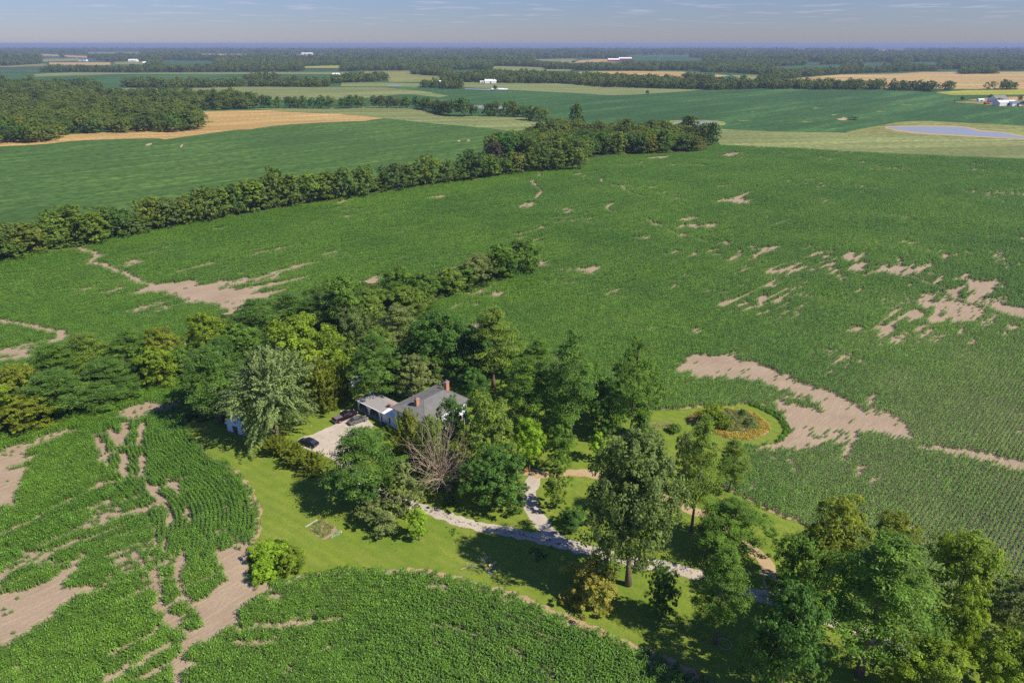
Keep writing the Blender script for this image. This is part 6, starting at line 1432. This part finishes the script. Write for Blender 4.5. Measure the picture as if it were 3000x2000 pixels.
# ------------------------------------------------------------------ distant farms
def farm(px, py, L, Wd, hw, hr, deg, wm, rm, label, name='barn', cat='barn'): shed(name, px, py, L, Wd, hw, hr, math.radians(deg), wm, rm, label, cat=cat)
farm(1437, 244, 27, 15, 4.5, 8.5, 4, M_wmetal, M_wmetal, 'long white barn with a pale roof before the distant tree belt at the centre')
farm(1412, 243, 9, 8, 3, 4.5, 4, M_wmetal, M_wmetal, 'small white lean-to shed at the left end of the long white barn', 'shed', 'shed')
farm(1020, 223, 22, 14, 4, 8, 10, M_white, M_farroof, 'white farmhouse among trees at the far centre left', 'farmhouse', 'house')
farm(985, 222, 20, 12, 4, 7, -8, M_white, M_wmetal, 'pale barn left of the white far farmhouse')
farm(1228, 217, 18, 11, 4, 7, 0, M_white, M_wmetal, 'white house at the left edge of the distant grove', 'farmhouse', 'house')
farm(1282, 219, 14, 11, 4, 7, 15, M_white, M_farroof, 'small house at the right edge of the distant grove', 'farmhouse', 'house')
farm(1438, 210, 24, 13, 5, 8, 5, M_wmetal, M_steel, 'pale barn with a greenish metal roof behind the central tree belt')
farm(391, 181, 44, 22, 7, 12, 0, M_wmetal, M_wmetal, 'cluster of white farm sheds far off at the upper left')
farm(432, 189, 34, 20, 6, 12, 0, M_red, M_wmetal, 'red barn with a white roof far off at the upper left')
farm(244, 180, 40, 20, 6, 11, 0, M_white, M_farroof, 'pale farm building far off at the left')
farm(900, 161, 90, 30, 10, 16, 0, M_wmetal, M_wmetal, 'long white building on the horizon at the upper left')
farm(1797, 180, 60, 24, 8, 14, 0, M_red, M_wmetal, 'left one of two red barns far off right of centre')
farm(1831, 177, 70, 26, 9, 15, 0, M_red, M_wmetal, 'right one of two red barns far off right of centre')
farm(1780, 147, 150, 50, 16, 26, 0, M_wmetal, M_wmetal, 'white building on the horizon right of centre')
farm(2176, 162, 90, 34, 9, 15, 0, M_wmetal, M_wmetal, 'isolated white shed in the hazy woods, right half')
farm(2557, 173, 70, 28, 8, 14, 0, M_wmetal, M_wmetal, 'white shed left of the red and white farm at the upper right')
farm(2637, 180, 80, 34, 9, 16, 10, M_red, M_wmetal, 'red farm building with white roofs at the upper right')
farm(2922, 299, 26, 17, 4, 10, 20, M_white, M_farroof, 'dark-roofed house of the farm at the right edge', 'farmhouse', 'house')
farm(2942, 309, 27, 15, 4.5, 7.5, 5, M_white, M_wmetal, 'white metal barn in front of the dark-roofed house at the right edge')
farm(2972, 310, 18, 13, 4, 6.5, 5, M_white, M_steel, 'grey-roofed shed right of the white metal barn at the right edge')
farm(2872, 297, 9, 6, 2.6, 4, 0, M_white, M_wmetal, 'little white shed left of the dark-roofed house at the right edge', 'shed', 'shed')
farm(2890, 306, 7, 4, 2, 3, 10, M_red, M_red, 'small red shed in front of the right-edge farm', 'shed', 'shed')
for cx, w_, top, base, lab in ((2500, 34, 342, 350, 'low thorny scrub on the bare spot in the far green field'), (2903, 16, 277, 292, 'tree behind the little shed of the right-edge farm'), (2928, 24, 288, 304, 'tree between the house and the white metal barn of the right-edge farm'), (2990, 16, 280, 298, 'thin tree behind the right-edge farm'), (2997, 20, 296, 312, 'tree right of the grey-roofed shed of the right-edge farm'), (2797, 6, 293, 301, 'tiny tree on the lane to the right-edge farm')):
    x, y, h, rad = spec('broad', cx, w_, top, base); place(MIDK[1], x, y, h, rad, FARTONE[2], 'field_tree', lab, 'tree')
x, y = g(1289, 255); e = empty('silo', (x, y, 0), 0, 'silver grain silo between two dark clumps of shrubs', 'silo')
mb = MB(); mb.lathe([(4.6, 0), (4.6, 11)], n=20); mb.obj('wall', M_steel, e); mb = MB(); mb.lathe([(4.8, 11.02), (.5, 13.8), (.5, 14.2)], n=20); mb.obj('roof', M_wmetal, e)
for px, py, s, lab in ((1450, 264, 7, 'white wrapped bales beside the narrow far pond, left heap'), (1464, 264, 8, 'white wrapped bales beside the narrow far pond, middle heap'), (1479, 265, 6, 'white tank beside the narrow far pond')):
    x, y = g(px, py); mb = MB(); mb.tube([(-s, 0, 1.6), (s, 0, 1.6)], 1.7, 10); tag(mb.obj('wrapped_bales', M_white, loc=(x, y, 0)), lab, 'bales')

# ------------------------------------------------------------------ haze
m, nt, out = newmat('haze'); pv = N(nt, 'ShaderNodeVolumePrincipled')
pv.inputs['Color'].default_value = (.42, .51, .76, 1); pv.inputs['Density'].default_value = 0.00009; pv.inputs['Anisotropy'].default_value = 0.0
nt.links.new(pv.outputs[0], out.inputs['Volume'])
mb = MB(); mb.box((0, 0, (92 - 1.6) / 2), (2 * R + 400, 2 * R + 400, 92 + 1.6)); hz = mb.obj('haze', m); hz['kind'] = 'stuff'; hz['label'] = 'thin blue summer haze over the whole landscape'
print('trees', tree_n)
